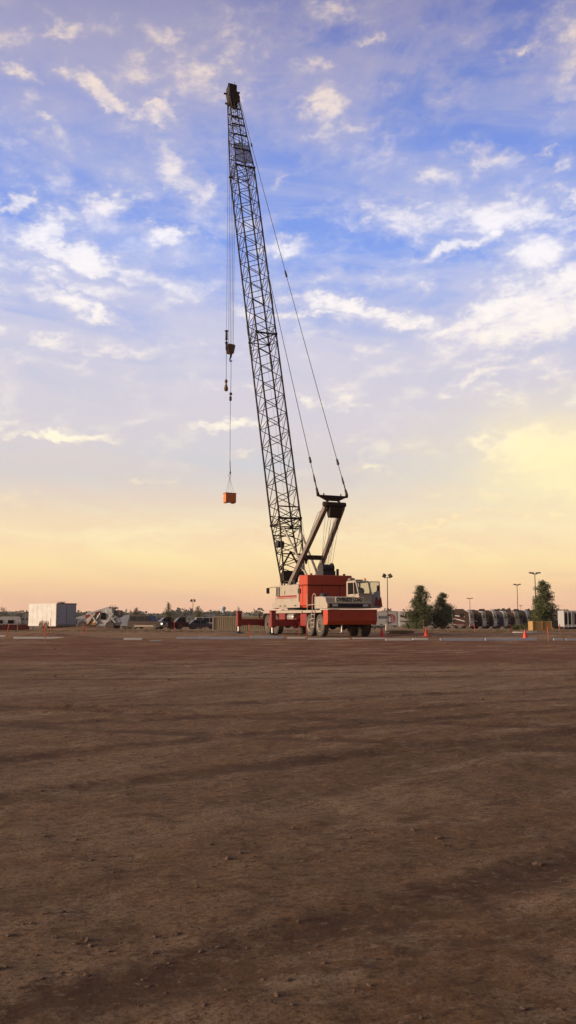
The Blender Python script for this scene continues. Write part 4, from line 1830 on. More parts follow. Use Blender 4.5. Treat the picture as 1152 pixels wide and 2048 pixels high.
# dark red low wall
mb = MB()
Ywall = 104
x0, x1 = at(-30, 1255, Ywall).x, at(57, 1255, Ywall).x
zt = at(0, 1249, Ywall).z
g = gh((x0 + x1) / 2, Ywall)
W_ = thing('site_barrier', 'low dark red brown barrier wall in front of the white camper', 'barrier', ((x0 + x1) / 2, Ywall, g))
for k in range(4):
    xa = (x0 - x1) / 2 + (x1 - x0) * k / 4
    mb.box((xa + (x1 - x0) / 8, 0, (zt - g) / 2 - .05), ((x1 - x0) / 4 - .04, .12, zt - g + .1))
mb.build('panel', M['maroon'], W_)
mb = MB()
for k in range(5):
    xa = (x0 - x1) / 2 + (x1 - x0) * k / 4
    mb.tube((xa, .1, -.2), (xa, .1, zt - g + .12), .05, 8)
mb.build('post', M['steel'], W_)
# thin pale post right of camper
mb = MB()
p = at(36, 1234, 98)
g = gh(p.x, 98)
mb.tube((0, 0, -.1), (0, 0, p.z - g), .035, 8)
mb.lathe([(.05, 0), (.05, .06), (.02, .09)], (0, 0, p.z - g), 'Z', 8)
o = mb.build('marker_post', M['wood'], loc=(p.x, 98, g))
tag(o, 'thin pale upright post just right of the white camper', 'post')

# tan corrugated container
def container():
    Y = 88
    xl, xr = at(428, 1258, Y).x, at(538, 1258, Y).x
    g = gh((xl + xr) / 2, Y)
    zt = at(480, 1233, Y).z
    H = zt - g
    root = thing('storage_container', 'tan corrugated steel container behind the rear outrigger of the crane', 'container', ((xl + xr) / 2, Y, g), 0)
    L = xr - xl
    mb = MB()
    pts = []
    n = 30
    for k in range(n):
        x = -L / 2 + L * k / n
        w = L / n
        pts += [(x, 0), (x + w * .35, 0), (x + w * .5, .09), (x + w * .85, .09)]
    pts.append((L / 2, 0))
    vs = [(x, y - 1.2, .08) for x, y in pts] + [(x, y - 1.2, H - .06) for x, y in pts]
    m = len(pts)
    mb.add(vs, [(i, i + 1, m + i + 1, m + i) for i in range(m - 1)])
    mb.box((0, .0, H / 2), (L - .02, 2.2, H - .12))
    mb.build('corrugated_wall', M['tan'], root)
    mb = MB()
    for s in (-1, 1):
        mb.box((s * (L / 2 - .0), -1.17, H / 2), (.12, .16, H))
    mb.box((0, -1.17, H - .04), (L - .13, .15, .1))
    mb.box((0, -1.17, .06), (L - .13, .15, .12))
    mb.build('frame', M['tan'], root)
    return root


container()

# small flag / dark pennant behind beam
p = at(518, 1240, 70)
g = gh(p.x, 70)
FL = thing('site_flag', 'dark drooping flag on a leaning stick behind the crane rear wheel', 'flag', (p.x, 70, g), 0)
h = at(516, 1225, 70).z - g
mb = MB()
mb.tube((.1, 0, -.1), (-.08, 0, h), .02, 6)
mb.build('stick', M['wood'], FL)
mb = MB()
vs = [(-.08, 0, h - .02), (.06, .03, h - .28), (.20, .0, h - .5), (.18, .05, h - .85), (.04, .0, h - .78), (-.10, .04, h - .7), (-.02, 0, h - .4)]
n = len(vs)
mb.add(vs + [(a, b_ + .015, c) for a, b_, c in vs], [tuple(range(n)), tuple(range(2 * n - 1, n - 1, -1))] + [(i, (i + 1) % n, n + (i + 1) % n, n + i) for i in range(n)])
mb.build('cloth', M['flag'], FL)

# water tower
Y = 900
p = at(447, 1213, Y)
g = gh(p.x, Y)
H = p.z - g
k = Y / F
WT = thing('water_tower', 'pale blue water tower with a wide tank head on the horizon', 'water tower', (p.x, Y, g))
mb = MB()
mb.lathe([(2.9 * k, 0), (2.9 * k, H - 8 * k), (3.2 * k, H - 6 * k)], (0, 0, 0), 'Z', 24)
mb.build('stem', M['towerblue'], WT, True)
mb = MB()
mb.lathe([(2.9 * k, H - 7.5 * k), (4.6 * k, H - 5 * k), (4.9 * k, H - 2.6 * k), (4.2 * k, H - .9 * k), (1.5 * k, H - .1 * k), (.4 * k, H)], (0, 0, 0), 'Z', 28)
mb.build('tank', M['towerblue'], WT, True)

# far buildings
for (px, py, wpx, hpx, Y, mat, lab) in ((420, 1229, 22, 10, 420, 'farwall', 'low grey far building left of the water tower'),
                                       (490, 1228.5, 17, 9, 300, 'bluegrey', 'small pale blue building with a raised roof behind the tan container'),
                                       (312, 1230.5, 60, 8, 520, 'farwall', 'long low grey far building behind the two dark vehicles'),
                                       (390, 1231, 30, 8, 480, 'farwall', 'low far shed directly behind the small lamp post'),
                                       (60, 1229, 30, 10, 420, 'farwall', 'low pale far building left of the white box trailer')):
    a = at(px, py, Y)
    g = gh(a.x, Y)
    w = wpx * Y / F
    H = a.z - g
    root = thing('far_building', lab, 'building', (a.x, Y, g), 0, 'low buildings on the horizon')
    mb = MB()
    mb.box((0, 0, H * .42), (w, w * .5, H * .84))
    mb.build('wall', M[mat], root)
    mb = MB()
    mb.prism([(-w * .52, H * .842), (w * .52, H * .842), (w * .40, H), (-w * .40, H)], -w * .28, w * .28)
    mb.build('roof', M['silver'] if mat == 'bluegrey' else M['farwall'], root)
    mb = MB()
    for q in range(4):
        mb.box((-w * .36 + q * w * .24, -w * .25 - .03, H * .45), (w * .1, .08, H * .25))
    mb.build('window', M['glass'], root)


# ---- semi trailer with emblem
def show_trailer():
    Y = 172
    xr = at(794, 1250, Y).x
    root = thing('show_trailer', 'long white show trailer with dark lettering and a red swirl emblem behind the lamp post', 'trailer', (xr, Y, gh(xr, Y)), 0)
    top = at(780, 1222.5, Y).z - gh(xr, Y)
    bot = at(780, 1251, Y).z - gh(xr, Y)
    L = 11.5
    D = 2.5
    rzs = R(0)
    mb = MB()
    mb.bbox((-L / 2, D / 2, (top + bot) / 2), (L, D, top - bot), .04)
    body = mb.build('body', M['white'], root)
    mb = MB()
    mb.box((-L / 2, -.012, top - .05), (L, .03, .1))
    mb.box((-L / 2, -.012, bot + .04), (L, .03, .12))
    mb.mat(1)
    xx = at(752, 1240, Y).x - xr
    pv = [(xx - 3.5, bot + .35), (xx - .25, bot + .35), (xx, bot + .9), (xx, top - .3), (xx - 3.5, top - .1)]
    mb.prism(pv, -.03, -.008)
    mb.build('side_graphic', [M['silver'], M['orange']], root)
    text_obj('-BOND', .80, M['navy'], 'lettering', root, (at(766, 1236, Y).x - xr, -.02, at(766, 1235.0, Y).z - gh(xr, Y)), (PI / 2, 0, 0), width=2.1, bold=.01)
    # swirl emblem: three arcs
    cx, cz = at(779.5, 1236, Y).x - xr, at(779.5, 1238, Y).z - gh(xr, Y)
    mb = MB()

    def arc(cx, cz, r, a0, a1, w, mi):
        mb.mat(mi)
        n = 12
        vs = []
        for i in range(n + 1):
            u = i / n
            a = R(a0 + (a1 - a0) * u)
            ww = w * math.sin(PI * min(1, max(0.04, u * .96 + .02)))
            for q in (r - ww, r + ww):
                vs.append((cx + math.cos(a) * q, -.02, cz + math.sin(a) * q * 1.1))
        m = len(vs)
        fs = [(2 * i, 2 * i + 1, 2 * i + 3, 2 * i + 2) for i in range(n)]
        mb.add(vs + [(x, y - .012, z) for x, y, z in vs], fs + [tuple(m + j for j in f[::-1]) for f in fs])
    arc(cx, cz, .85, -60, 100, .14, 0)
    arc(cx - .25, cz + .15, .55, 10, 150, .12, 1)
    arc(cx - .1, cz - .1, .6, 190, 330, .12, 1)
    arc(cx + .05, cz, .35, -80, 80, .09, 0)
    mb.build('emblem', [M['taillight'], M['maroon']], root)
    # rear-facing grey body end with window
    L2 = at(807.5, 1240, Y).x - xr
    mb = MB()
    mb.prism([(0.02, bot + .0), (L2, bot - .1), (L2, top - .1), (L2 * .6, top), (.02, top)], .02, D)
    mb.build('end_cap', M['silver'], root)
    mb = MB()
    mb.bbox((L2 * .45, 0.01, (top + bot) / 2 + .25), (.7, .06, 1.5), .03)
    mb.mat(1).box((L2 * .45, -.03, (top + bot) / 2 + .25), (.1, .02, 1.4))
    mb.build('end_window', [M['glass'], M['maroon']], root)
    mb = MB()
    mb.box((-L / 2, D / 2, bot - .2), (L - .4, D - .4, .34))
    mb.box((-1.2, .4, bot - .6), (.14, .14, .9))
    mb.build('chassis', M['dark'], root)
    simple_wheels(root, .5, .5, (-3.0, -4.3), D / 2, 'rim')
    for o in root.children:
        if o.name.startswith('wheel'):
            o.location.y += D / 2


show_trailer()


# ---- motorhomes
def motorhome(label, px_front, Y, rz, mat, frontmat, L=10.5, top_py=1220, graphics='swoosh', lit=False, seed=0):
    """front corner point nearest the camera at px_front; x forward"""
    rnd = random.Random(seed)
    W = 2.5
    p = at(px_front, 1250, Y)
    g = gh(p.x, Y)
    top = min(3.9, at(px_front, top_py, Y).z - g) + rnd.uniform(-.22, .12)
    rz += R(rnd.uniform(-4, 4))
    # origin = ground under the front, so the body runs to -x
    root = thing('motorhome', label, 'motorhome', (p.x, Y, g), rz, 'motorhomes parked in a row')
    mb = MB()
    prof = [(-L, .45), (-.35, .45), (-.05, .62), (0, 1.25)]
    prof += [(-.03, 1.6), (-.08, 2.5), (-.16, 3.1), (-.34, top - .12), (-.8, top), (-L + .1, top), (-L, top - .15)]
    mb.prism(prof, -W / 2, W / 2)
    mb.build('body', M[mat], root)
    # front mask in the pale colour
    mb = MB()
    fp = [(-.30, .40), (.02, .62), (.05, 1.25), (.03, 1.52), (-.05, 1.52), (-.05, .5)]
    mb.prism(fp, -W / 2 - .02, W / 2 + .02)
    fp2 = [(-.85, top + .02), (-.32, top - .08), (-.12, 3.12), (-.24, 3.06), (-.42, top - .22), (-.8, top - .1)]
    mb.prism(fp2, -W / 2 - .02, W / 2 + .02)
    for s in (-1, 1):
        mb.bar((.0, s * (W / 2 - .04), 1.5), (-.15, s * (W / 2 - .04), 3.14), .16, .12)
    mb.build('front_mask', M[frontmat], root)
    mb = MB()
    ws = [(.005, 1.55), (-.055, 2.5), (-.13, 3.06)]
    for y0, y1 in ((-W / 2 + .12, -.03), (.03, W / 2 - .12)):
        vs = []
        for x, z in ws:
            vs += [(x, y0, z), (x, y1, z)]
        v2 = [(x + .03, y, z + .01) for x, y, z in vs]
        mb.add(vs + v2, [(0, 1, 3, 2), (2, 3, 5, 4), (6, 8, 9, 7), (8, 10, 11, 9), (0, 2, 8, 6), (2, 4, 10, 8), (1, 7, 9, 3), (3, 9, 11, 5), (0, 6, 7, 1), (4, 5, 11, 10)])
    mb.build('windscreen', M['glass'], root)
    for s in (-1, 1):
        mb = MB()
        mb.bbox((.05, s * (W / 2 - .32), .98), (.08, .42, .24), .04)
        mb.build('headlight', M['lit_head'] if (lit and s > 0) else M['lamp'], root)
        mb = MB()
        mb.path([(-.3, s * W / 2, 2.9), (.25, s * (W / 2 + .18), 2.85), (.28, s * (W / 2 + .2), 2.5)], .03)
        mb.bbox((.28, s * (W / 2 + .2), 2.35), (.12, .22, .5), .04)
        mb.build('wing_mirror', M['dark'], root)
    for k, x in enumerate((-1.5, -3.4, -5.6, -7.8)):
        mb = MB()
        for s in (-1, 1):
            mb.bbox((x, s * (W / 2 + .005), 2.45), (1.1 if k else .8, .05, .75), .02)
        mb.build('side_window', M['glass'], root)
    if graphics:
        mb = MB()
        for s in (-1, 1):
            sgn = s
            for j, (zz, w_, m_) in enumerate(((3.0, .12, 0), (2.6, .20, 1), (2.2, .14, 0), (1.65, .26, 1), (1.2, .16, 0), (.85, .12, 1))):
                mb.mat(m_)
                n = 14
                vs = []
                for i in range(n + 1):
                    u = i / n
                    x = -L + .2 + (L - 1.2) * u
                    z = zz + .65 * (1 - u) ** 1.5 - .85 * u ** 2 + .12 * math.sin(u * 7 + j)
                    z = max(.7, min(top - .2, z))
                    ww = w_ * (1 - .75 * abs(u - .4))
                    vs += [(x, sgn * (W / 2 + .012 + .004 * j), z - ww), (x, sgn * (W / 2 + .012 + .004 * j), z + ww)]
                m2 = len(vs)
                fs = [(2 * i, 2 * i + 1, 2 * i + 3, 2 * i + 2) for i in range(n)]
                mb.add(vs + [(x, y + sgn * .01, z) for x, y, z in vs], fs + [tuple(m2 + q for q in f[::-1]) for f in fs])
        mb.build('swoosh_graphic', [M['white'], M['maroon']] if graphics == 'swoosh' else [M['silver'], M['goldtrim']], root)
    mb = MB()
    for x in (-2.6, -6.8):
        mb.bbox((x, 0, top + .13), (1.0, .8, .28), .1)
    mb.bbox((-4.6, .3, top + .06), (.5, .5, .12), .04)
    mb.build('roof_air_conditioner', M['brownpaint'] if mat != 'white' else M['silver'], root)
    simple_wheels(root, .5, .32, (-1.9, -L + 2.6), W / 2 + .01, 'chrome')
    return root


motorhome('long motorhome seen side on with red and white swoosh stripes behind the two green trees', 905, 158, R(-8), 'white', 'white', L=9.4, top_py=1221, lit=True, seed=1)
rows = [(944, 165, 'brownpaint', 'silver', 'dark brown motorhome with pale curved front, leftmost in the parked row'),
        (969, 169.5, 'brownpaint', 'silver', 'dark motorhome with white lower swooshes, second in the parked row'),
        (991, 174, 'brownpaint', 'white', 'brown sided motorhome with pale rounded front in the middle of the row'),
        (1012, 179, 'purple', 'white', 'grey purple motorhome with whitish front right of the middle of the row'),
        (1035, 184, 'brownpaint', 'goldtrim', 'tall dark brown motorhome with slanted windscreen right of the grey purple one'),
        (1058, 189, 'blackpaint', 'bluegrey', 'nearly black motorhome just left of the large tree'),
        (1080, 194, 'blackpaint', 'silver', 'dark motorhome mostly hidden behind the large tree')]
for i, (px, Y, m1, m2, lab) in enumerate(rows):
    motorhome(lab, px, Y, R(-30), m1, m2, L=10, top_py=1220.5 if i % 2 else 1221.5, graphics='swoosh' if i < 2 else 'soft', seed=i)

# portable office at right edge
def office():
    Y = 120
    xl = at(1128, 1255, Y).x
    g = gh(xl + 1.2, Y)
    top = at(1140, 1221, Y).z - g
    L = 6.0
    root = thing('site_office', 'white framed portable office with tall dark windows at the right edge', 'portable office', (xl + L / 2, Y, g), 0)
    mb = MB()
    mb.bbox((0, 1.3, .35 + (top - .35) / 2), (L, 2.6, top - .35), .03)
    mb.build('wall', M['silver'], root)
    mb = MB()
    for x in (.0, .52, 1.02, 1.7, 2.6):
        mb.box((-L / 2 + x + .05, -.03, top / 2 + .1), (.09, .08, top - .3))
    mb.box((0, -.03, top - .1), (L, .1, .14))
    mb.box((0, -.03, .42), (L, .1, .14))
    for z in (.8, 1.0):
        mb.box((-L / 2 + 2.2, -.06, z + .1), (.9, .05, .05))
    mb.build('frame', M['white'], root)
    for x, w in ((.30, .36), (.80, .34), (1.6, .3), (2.15, .7), (3.4, .9)):
        mb = MB()
        hh = top - 1.0 if w < .5 else .8
        mb.box((-L / 2 + x, -.025, .65 + hh / 2 if w < .5 else top - .9), (w, .05, hh))
        mb.build('window', M['glass'], root)
    mb = MB()
    mb.box((0, .8, .14), (L - .3, 1.4, .40))
    mb.build('base', M['dark'], root)


office()

# rail fence between tree and office
Y = 140
xa, xb = at(1103, 1240, Y).x, at(1129, 1240, Y).x
g = gh(xa, Y)
h = at(1110, 1231.5, Y).z - g
FE = thing('rail_fence', 'thin open rail fence between the large tree and the portable office', 'fence', ((xa + xb) / 2, Y, g))
mb = MB()
mb.bar(((xa - xb) / 2, 0, h), ((xb - xa) / 2, 0, h), .05, .06)
mb.bar(((xa - xb) / 2, 0, h * .55), ((xb - xa) / 2, 0, h * .55), .04, .05)
mb.build('rail', M['steel'], FE)
for k in range(6):
    mb = MB()
    x = (xa - xb) / 2 + (xb - xa) * k / 5
    mb.tube((x, .05, -.1), (x, .05, h + .05), .035, 6)
    mb.build('post', M['steel'], FE)
box_trailer('box_trailer', 'low white trailer behind the rail fence near the right edge', 1112, 1238, 1256, 26, 160, R(6), 'white')
car('parked_car', 'low dark car parked between the plywood box and the portable office', 'car', 1116, 124, R(170), 4.4, 1.3, 1.8, 'blackpaint', 'sedan')

# plywood box
Y = 84
a, b_ = at(1065, 1262, Y), at(1105, 1262, Y)
g = gh(a.x, Y)
zt = at(1085, 1242.5, Y).z - g
PB = thing('plywood_box', 'large plain plywood box standing on the dirt below the large right tree', 'plywood box', ((a.x + b_.x) / 2, Y, g), R(4))
w = b_.x - a.x
mb = MB()
mb.bbox((0, .6, zt / 2), (w, 1.2, zt), .01)
mb.build('panel', M['plywood'], PB)
mb = MB()
for x in (-w / 2 + .05, 0, w / 2 - .05):
    mb.box((x, -.02, zt / 2), (.06, .035, zt - .02))
mb.box((0, -.045, .06), (w, .03, .1))
mb.build('batten', M['plywood'], PB)
# lumber stack
x, Y, g = gY(802, 1272)
LP = thing('lumber_pile', 'untidy pile of brown planks on the dirt between two orange cones', 'lumber pile', (x, Y, g), R(-14))
rnd = random.Random(3)
mb = MB()
for k in range(14):
    rot = Matrix.Rotation(rnd.uniform(-.12, .12), 3, 'Z') @ Matrix.Rotation(rnd.uniform(-.04, .04), 3, 'Y')
    mb.box((rnd.uniform(-.2, .2), rnd.uniform(-.25, .25), .04 + .042 * (k // 3) + .002 * k), (1.5, .14, .04), rot)
mb.build('plank', M['wood'], LP)
# concrete block
Yb = 92
p = at(780, 1262, Yb)
g = gh(p.x, Yb)
mb = MB()
mb.prism([(-.45, -.1), (.85, -.1), (.7, .35), (.3, .42), (.2, .62), (-.42, .66)], -.5, .5)
o = mb.build('concrete_block', M['concrete'], loc=(p.x, Yb, g))
tag(o, 'broken grey concrete block below the lettered trailer', 'concrete block')
# pale slab
x, Y, g = gY(1052, 1265.5)
mb = MB()
pts = [(1.0 * math.cos(a) * (1 + .12 * math.sin(3 * a)), .9 * math.sin(a)) for a in [k * PI / 9 for k in range(18)]]
n = len(pts)
vs = [(a, b_, -.05) for a, b_ in pts] + [(a * .9, b_ * .9, .07) for a, b_ in pts]
mb.add(vs, [tuple(range(n - 1, -1, -1)), tuple(range(n, 2 * n))] + [(i, (i + 1) % n, n + (i + 1) % n, n + i) for i in range(n)])
o = mb.build('gravel_pad', M['gravel'], loc=(x, Y, g))
tag(o, 'pale patch of gravel on the dirt behind the right orange cone', 'gravel pad')


# ================================================================== LAMP POSTS
def lamp(label, px, pyt, Y, headw, style='flat', rz=0, poler=.10):
    p = at(px, pyt, Y)
    g = gh(p.x, Y)
    H = p.z - g
    root = thing('lamp_post', label, 'lamp post', (p.x, Y, g), rz, 'parking lot lamp posts')
    mb = MB()
    mb.tube((0, 0, -.1), (0, 0, H - .25), poler, 10, poler * .65)
    mb.lathe([(.26, 0), (.26, .55), (.16, .6)], (0, 0, 0), 'Z', 12)
    mb.build('pole', M['pole'], root, True)
    hw = headw * Y / F / 2
    mb = MB()
    mb.bar((-hw * .4, 0, H - .35), (hw * .4, 0, H - .35), .10, .10)
    mb.build('bracket', M['pole'], root)
    for s in (-1, 1):
        mb = MB()
        if style == 'tilt':
            rot = Matrix.Rotation(s * -R(28), 3, 'Y') @ Matrix.Rotation(R(40), 3, 'X')
            mb.box((s * hw * .62, 0, H - .05), (hw * .72, .75, .28), rot)
            mb.tube((s * hw * .38, 0, H - .36), (s * hw * .55, 0, H - .12), .05, 6)
        else:
            rot = Matrix.Rotation(s * -R(5), 3, 'Y')
            mb.box((s * hw * .60, 0, H - .16), (hw * .80, .5, .22), rot)
        mb.build('lamp_head', M['pole'], root)


lamp('lamp post with two upturned floodlights in front of the lettered white trailer', 774.5, 1151, 148, 19, 'tilt')
lamp('tallest lamp post with twin flat heads left of the large right tree', 1069.5, 1144, 150, 22)
lamp('lamp post with twin flat heads rising behind the row of dark motorhomes', 1034, 1167.5, 200, 14)
lamp('small distant lamp post above the leftmost dark motorhome', 939.5, 1195.5, 290, 12)
lamp('faintest short lamp post between two larger ones at right', 1041.5, 1210.5, 380, 6)
lamp('thin lamp post with two uneven heads behind the dark pickups', 386, 1200.5, 230, 10, 'tilt')


# ================================================================== STAKES, CONES, BOARDS
def stake(label, pxt, pyt, pxb, pyb, orange_frac=.65, w=.04, Y=None, group='survey stakes across the site'):
    if Y is None:
        x, Y, g = gY(pxb, pyb)
    else:
        x = at(pxb, pyb, Y).x
        g = gh(x, Y)
    t = at(pxt, pyt, Y)
    top = Vector((t.x - x, 0, t.z - g))
    root = thing('survey_stake', label, 'survey stake', (x, Y, g), 0, group)
    b0 = Vector((0, 0, -.05)) - top * .05
    m = top * (1 - orange_frac)
    if orange_frac < 1:
        mb = MB()
        mb.bar(b0, m, w, w * .6)
        mb.build('shaft', M['wood'], root)
    if orange_frac > 0:
        mb = MB()
        mb.bar(m if orange_frac < 1 else b0, top, w * 1.08, w * .7)
        mb.build('painted_top', M['stakeorange'], root)


stake('leaning orange topped stake at the far left edge', 18, 1249, 9, 1287, .7, .045)
stake('upright orange topped stake in front of the white trailer wheels', 89, 1247, 91, 1287, .72, .06)
stake('thin short orange stake just left of the upright one by the trailer wheels', 85.5, 1240, 85, 1262, 1, .04, 76)
stake('thin orange stake in front of the trailer between its wheels and rear doors', 101, 1236, 101, 1266, 1, .04)
stake('thin orange stake by the red wheel of the telehandler', 172.5, 1238, 173, 1266, 1, .04)
stake('short orange stake just left of the red telehandler wheel', 166, 1250, 165, 1270, 1, .04)
stake('bare wood stake left of the brown sport utility vehicle rear wheel', 263, 1255, 263, 1267, 0, .07)
stake('bare wood stake leaning in front of the brown sport utility vehicle', 299, 1252, 297, 1263, 0, .07, 74)
stake('thin orange stake in front of the maroon pickup', 349, 1240, 348, 1265, 1, .04)
stake('orange topped stake before the extended rear outrigger beam', 498, 1247, 499, 1286, .75, .055)
stake('thin orange stake just left of the front wheels of the crane', 598, 1244, 598, 1273, 1, .035)
stake('taller thin orange stake touching the front crane wheel', 612, 1246, 614, 1285, .75, .045)
stake('bare wood stake below the tallest green tree', 846, 1238, 847, 1265, 0, .05)
stake('dull orange stake in front of the shorter dark tree', 899, 1250, 899, 1267, 1, .035)
stake('orange topped stake below the leftmost dark motorhome', 935.5, 1248, 936, 1267, .55, .05)
stake('short orange stake below the second dark motorhome', 948, 1247, 950, 1265, .8, .055)
stake('orange stake in front of the tall brown motorhome', 1021, 1248, 1022, 1269, .75, .055)
stake('bare wood stake in the low green bushes', 1040, 1250, 1041, 1266, 0, .035)
stake('thin orange stake in front of the plywood box', 1095, 1253, 1097, 1284, .6, .035)
stake('orange topped stake left of the portable office', 1119, 1248, 1121, 1272, .5, .055)
stake('faint thin orange stake close left of the right cone', 1049, 1252, 1049, 1268, 1, .025)


def cone_proto():
    root = thing('traffic_cone', 'orange traffic cone below the open cab door of the crane', 'traffic cone', (0, 0, 0), 0, 'orange cones on the dirt')
    mb = MB()
    mb.bbox((0, 0, .02), (.40, .40, .04), .01)
    mb.build('base', M['cone'], root)
    mb = MB()
    mb.lathe([(.15, .04), (.135, .10), (.035, .50), (.02, .51)], (0, 0, 0), 'Z', 18)
    mb.build('cone_body', M['cone'], root, True)
    return root


cp = cone_proto()
for i, (px, pyb, s, lab) in enumerate(((764, 1273, .95, None),
                                      (853, 1273.5, 1.0, 'orange traffic cone below the tallest green tree, right of the plank pile'),
                                      (1051, 1278.5, 1.0, 'orange traffic cone on the kerb line left of the plywood box'),
                                      (711, 1271, .7, 'small orange cone under the front of the crane'))):
    o = cp if i == 0 else copy_tree(cp)
    x, Y, g = gY(px, pyb)
    o.location = (x, Y, g)
    o.scale = (s, s, s)
    o.rotation_euler = (R((2, -3, 1, 4)[i]), R((-2, 2, 3, -3)[i]), i * 1.1)
    if lab:
        o['label'] = lab


def form(label, p0, p1, pyb, mat, h=.11, drop=0):
    x0, Y, g = gY(p0, pyb)
    x1 = at(p1, pyb, Y).x
    L = x1 - x0
    x = (x0 + x1) / 2
    root_z = base_h(x, Y)
    zs = [gh(x0 + L * k / 8, Y) for k in range(9)]
    z = sum(zs) / 9
    mb = MB()
    mb.bbox((0, 0, h / 2 - .01), (L, .14, h), .012)
    n = max(1, int(L / 2))
    for k in range(n):
        xx = -L / 2 + L * (k + .5) / n
        mb.box((xx, .10, h / 2 - .05), (.05, .05, h + .08))
    o = mb.build('form_board', M[mat], loc=(x, Y, z), rot=(0, 0, R(random.Random(int(p0)).uniform(-.6, .6))))
    tag(o, label, 'form board', 'concrete form boards laid across the site')


form('short white form board at the far left edge', -12, 11.5, 1276, 'board')
form('long white form board lying below the white box trailer', 28, 128, 1277.5, 'board')
form('muddy brownish form board joined left of a white one below the brown vehicle', 214, 247, 1278.5, 'boardbrown')
form('short bright white form board below the brown sport utility vehicle', 248, 284, 1279.5, 'board')
form('short low grey form board right of the short bright white one', 300, 323, 1282.5, 'boardblue', .06)
form('blue grey form board starting below the small double lamp post', 354, 396, 1278.5, 'boardblue')
form('slightly thicker blue grey form board below the left end of the tan container', 397, 420, 1278, 'boardblue', .15)
form('long blue grey form board below the tan container', 421, 498, 1278.5, 'boardblue', .13)
form('blue grey form board between the stake and the crane rear wheels', 501, 567, 1277.5, 'boardblue', .15)
form('thin white form board in front of the front crane wheels', 575, 611, 1278, 'board')
form('thin white form board below the front bumper of the crane', 616, 699, 1280.5, 'board', .08)
form('thin white form board right of the one below the crane bumper', 706, 770, 1282, 'board', .08)
form('white form board below the plank pile', 771, 824, 1283, 'board')
form('white form board below the cone at the tallest tree', 825, 856, 1282, 'board')
form('pale form board below the dark motorhomes left part', 880, 968, 1282, 'boardblue', .14)
form('pale form board with the right cone standing beside it', 970, 1074, 1281.5, 'boardblue', .15)
form('short pale form board below the stake left of the portable office', 1107, 1126, 1281, 'boardblue')
form('short pale form board at the right edge', 1131, 1160, 1281, 'boardblue')


# ================================================================== HAZE
def haze():
    mb = MB()
    mb.box((0, 0, 24), (3400, 3400, 62))
    m = bpy.data.materials.new('thin_haze')
    m.use_nodes = True
    nt = m.node_tree
    nt.nodes.remove(nt.nodes['Principled BSDF'])
    v = nn(nt, 'ShaderNodeVolumePrincipled')
    v.inputs['Density'].default_value = .0001
    v.inputs['Color'].default_value = (.92, .86, .82, 1)
    nt.links.new(v.outputs[0], nt.nodes['Material Output'].inputs['Volume'])
    o = mb.build('haze', m)
    tag(o, 'thin pale haze over the whole lot', 'haze', kind='stuff')


HAZE = True
if HAZE:
    haze()

# ================================================================== SKY
SUN_AZ = -100.0     # degrees from +Y towards +X : low on the left
SUN_EL = 9.0
w = bpy.data.worlds.new('World')
sc.world = w
w.use_nodes = True
nt = w.node_tree
bg = nt.nodes['Background']
L = nt.links


def ramp(nt, fac, stops):
    r = nn(nt, 'ShaderNodeValToRGB')
    r.color_ramp.interpolation = 'EASE' if False else 'LINEAR'
    e = r.color_ramp.elements
    while len(e) > 1:
        e.remove(e[0])
    e[0].position = stops[0][0]
    e[0].color = (*stops[0][1], 1)
    for p, c in stops[1:]:
        k = e.new(p)
        k.color = (*c, 1)
    L.new(fac, r.inputs[0])
    return r.outputs[0]


def s2l(r, g, b):
    return tuple(((c / 255) / 12.92 if c / 255 <= .04045 else ((c / 255 + .055) / 1.055) ** 2.4) for c in (r, g, b))


tc = nn(nt, 'ShaderNodeTexCoord')
nrm = nn(nt, 'ShaderNodeVectorMath', operation='NORMALIZE')
L.new(tc.outputs['Generated'], nrm.inputs[0])
sp = nn(nt, 'ShaderNodeSeparateXYZ')
L.new(nrm.outputs[0], sp.inputs[0])
AZ = mth(nt, 'MULTIPLY', mth(nt, 'ARCTAN2', sp.outputs['X'], sp.outputs['Y']), 180 / PI)
EL = mth(nt, 'MULTIPLY', mth(nt, 'ARCSINE', sp.outputs['Z']), 180 / PI)
cv = nn(nt, 'ShaderNodeCombineXYZ')
L.new(AZ, cv.inputs[0])
L.new(EL, cv.inputs[1])
V = cv.outputs[0]


def skynoise(vec, scale, sx=1, sy=1, rot=0.0, det=5, rough=.55, dist=0.0, col=False, off=0.0):
    vr = nn(nt, 'ShaderNodeVectorRotate', rotation_type='Z_AXIS')
    vr.inputs['Angle'].default_value = -rot
    L.new(vec, vr.inputs[0])
    mp = nn(nt, 'ShaderNodeMapping')
    mp.inputs['Location'].default_value = (off, off * .7, off)
    mp.inputs['Scale'].default_value = (sx, sy, 1)
    L.new(vr.outputs[0], mp.inputs[0])
    n = nn(nt, 'ShaderNodeTexNoise')
    n.inputs['Scale'].default_value = scale
    n.inputs['Detail'].default_value = det
    n.inputs['Roughness'].default_value = rough
    n.inputs['Distortion'].default_value = dist
    L.new(mp.outputs[0], n.inputs['Vector'])
    return n.outputs['Color' if col else 'Fac']


def vop(op, a, b):
    n = nn(nt, 'ShaderNodeVectorMath', operation=op)
    for i, v in enumerate((a, b)):
        if isinstance(v, tuple):
            n.inputs[i].default_value = v
        else:
            L.new(v, n.inputs[i])
    return n.outputs[0]


def mr(v, a, b, c=0.0, d=1.0, smooth=True):
    n = nn(nt, 'ShaderNodeMapRange')
    n.interpolation_type = 'SMOOTHSTEP' if smooth else 'LINEAR'
    n.inputs['From Min'].default_value = a
    n.inputs['From Max'].default_value = b
    n.inputs['To Min'].default_value = c
    n.inputs['To Max'].default_value = d
    L.new(v, n.inputs['Value'])
    return n.outputs[0]


fac = mth(nt, 'DIVIDE', EL, 90.0, True)


def E_(py):
    return azel(576, py)[1] / 90


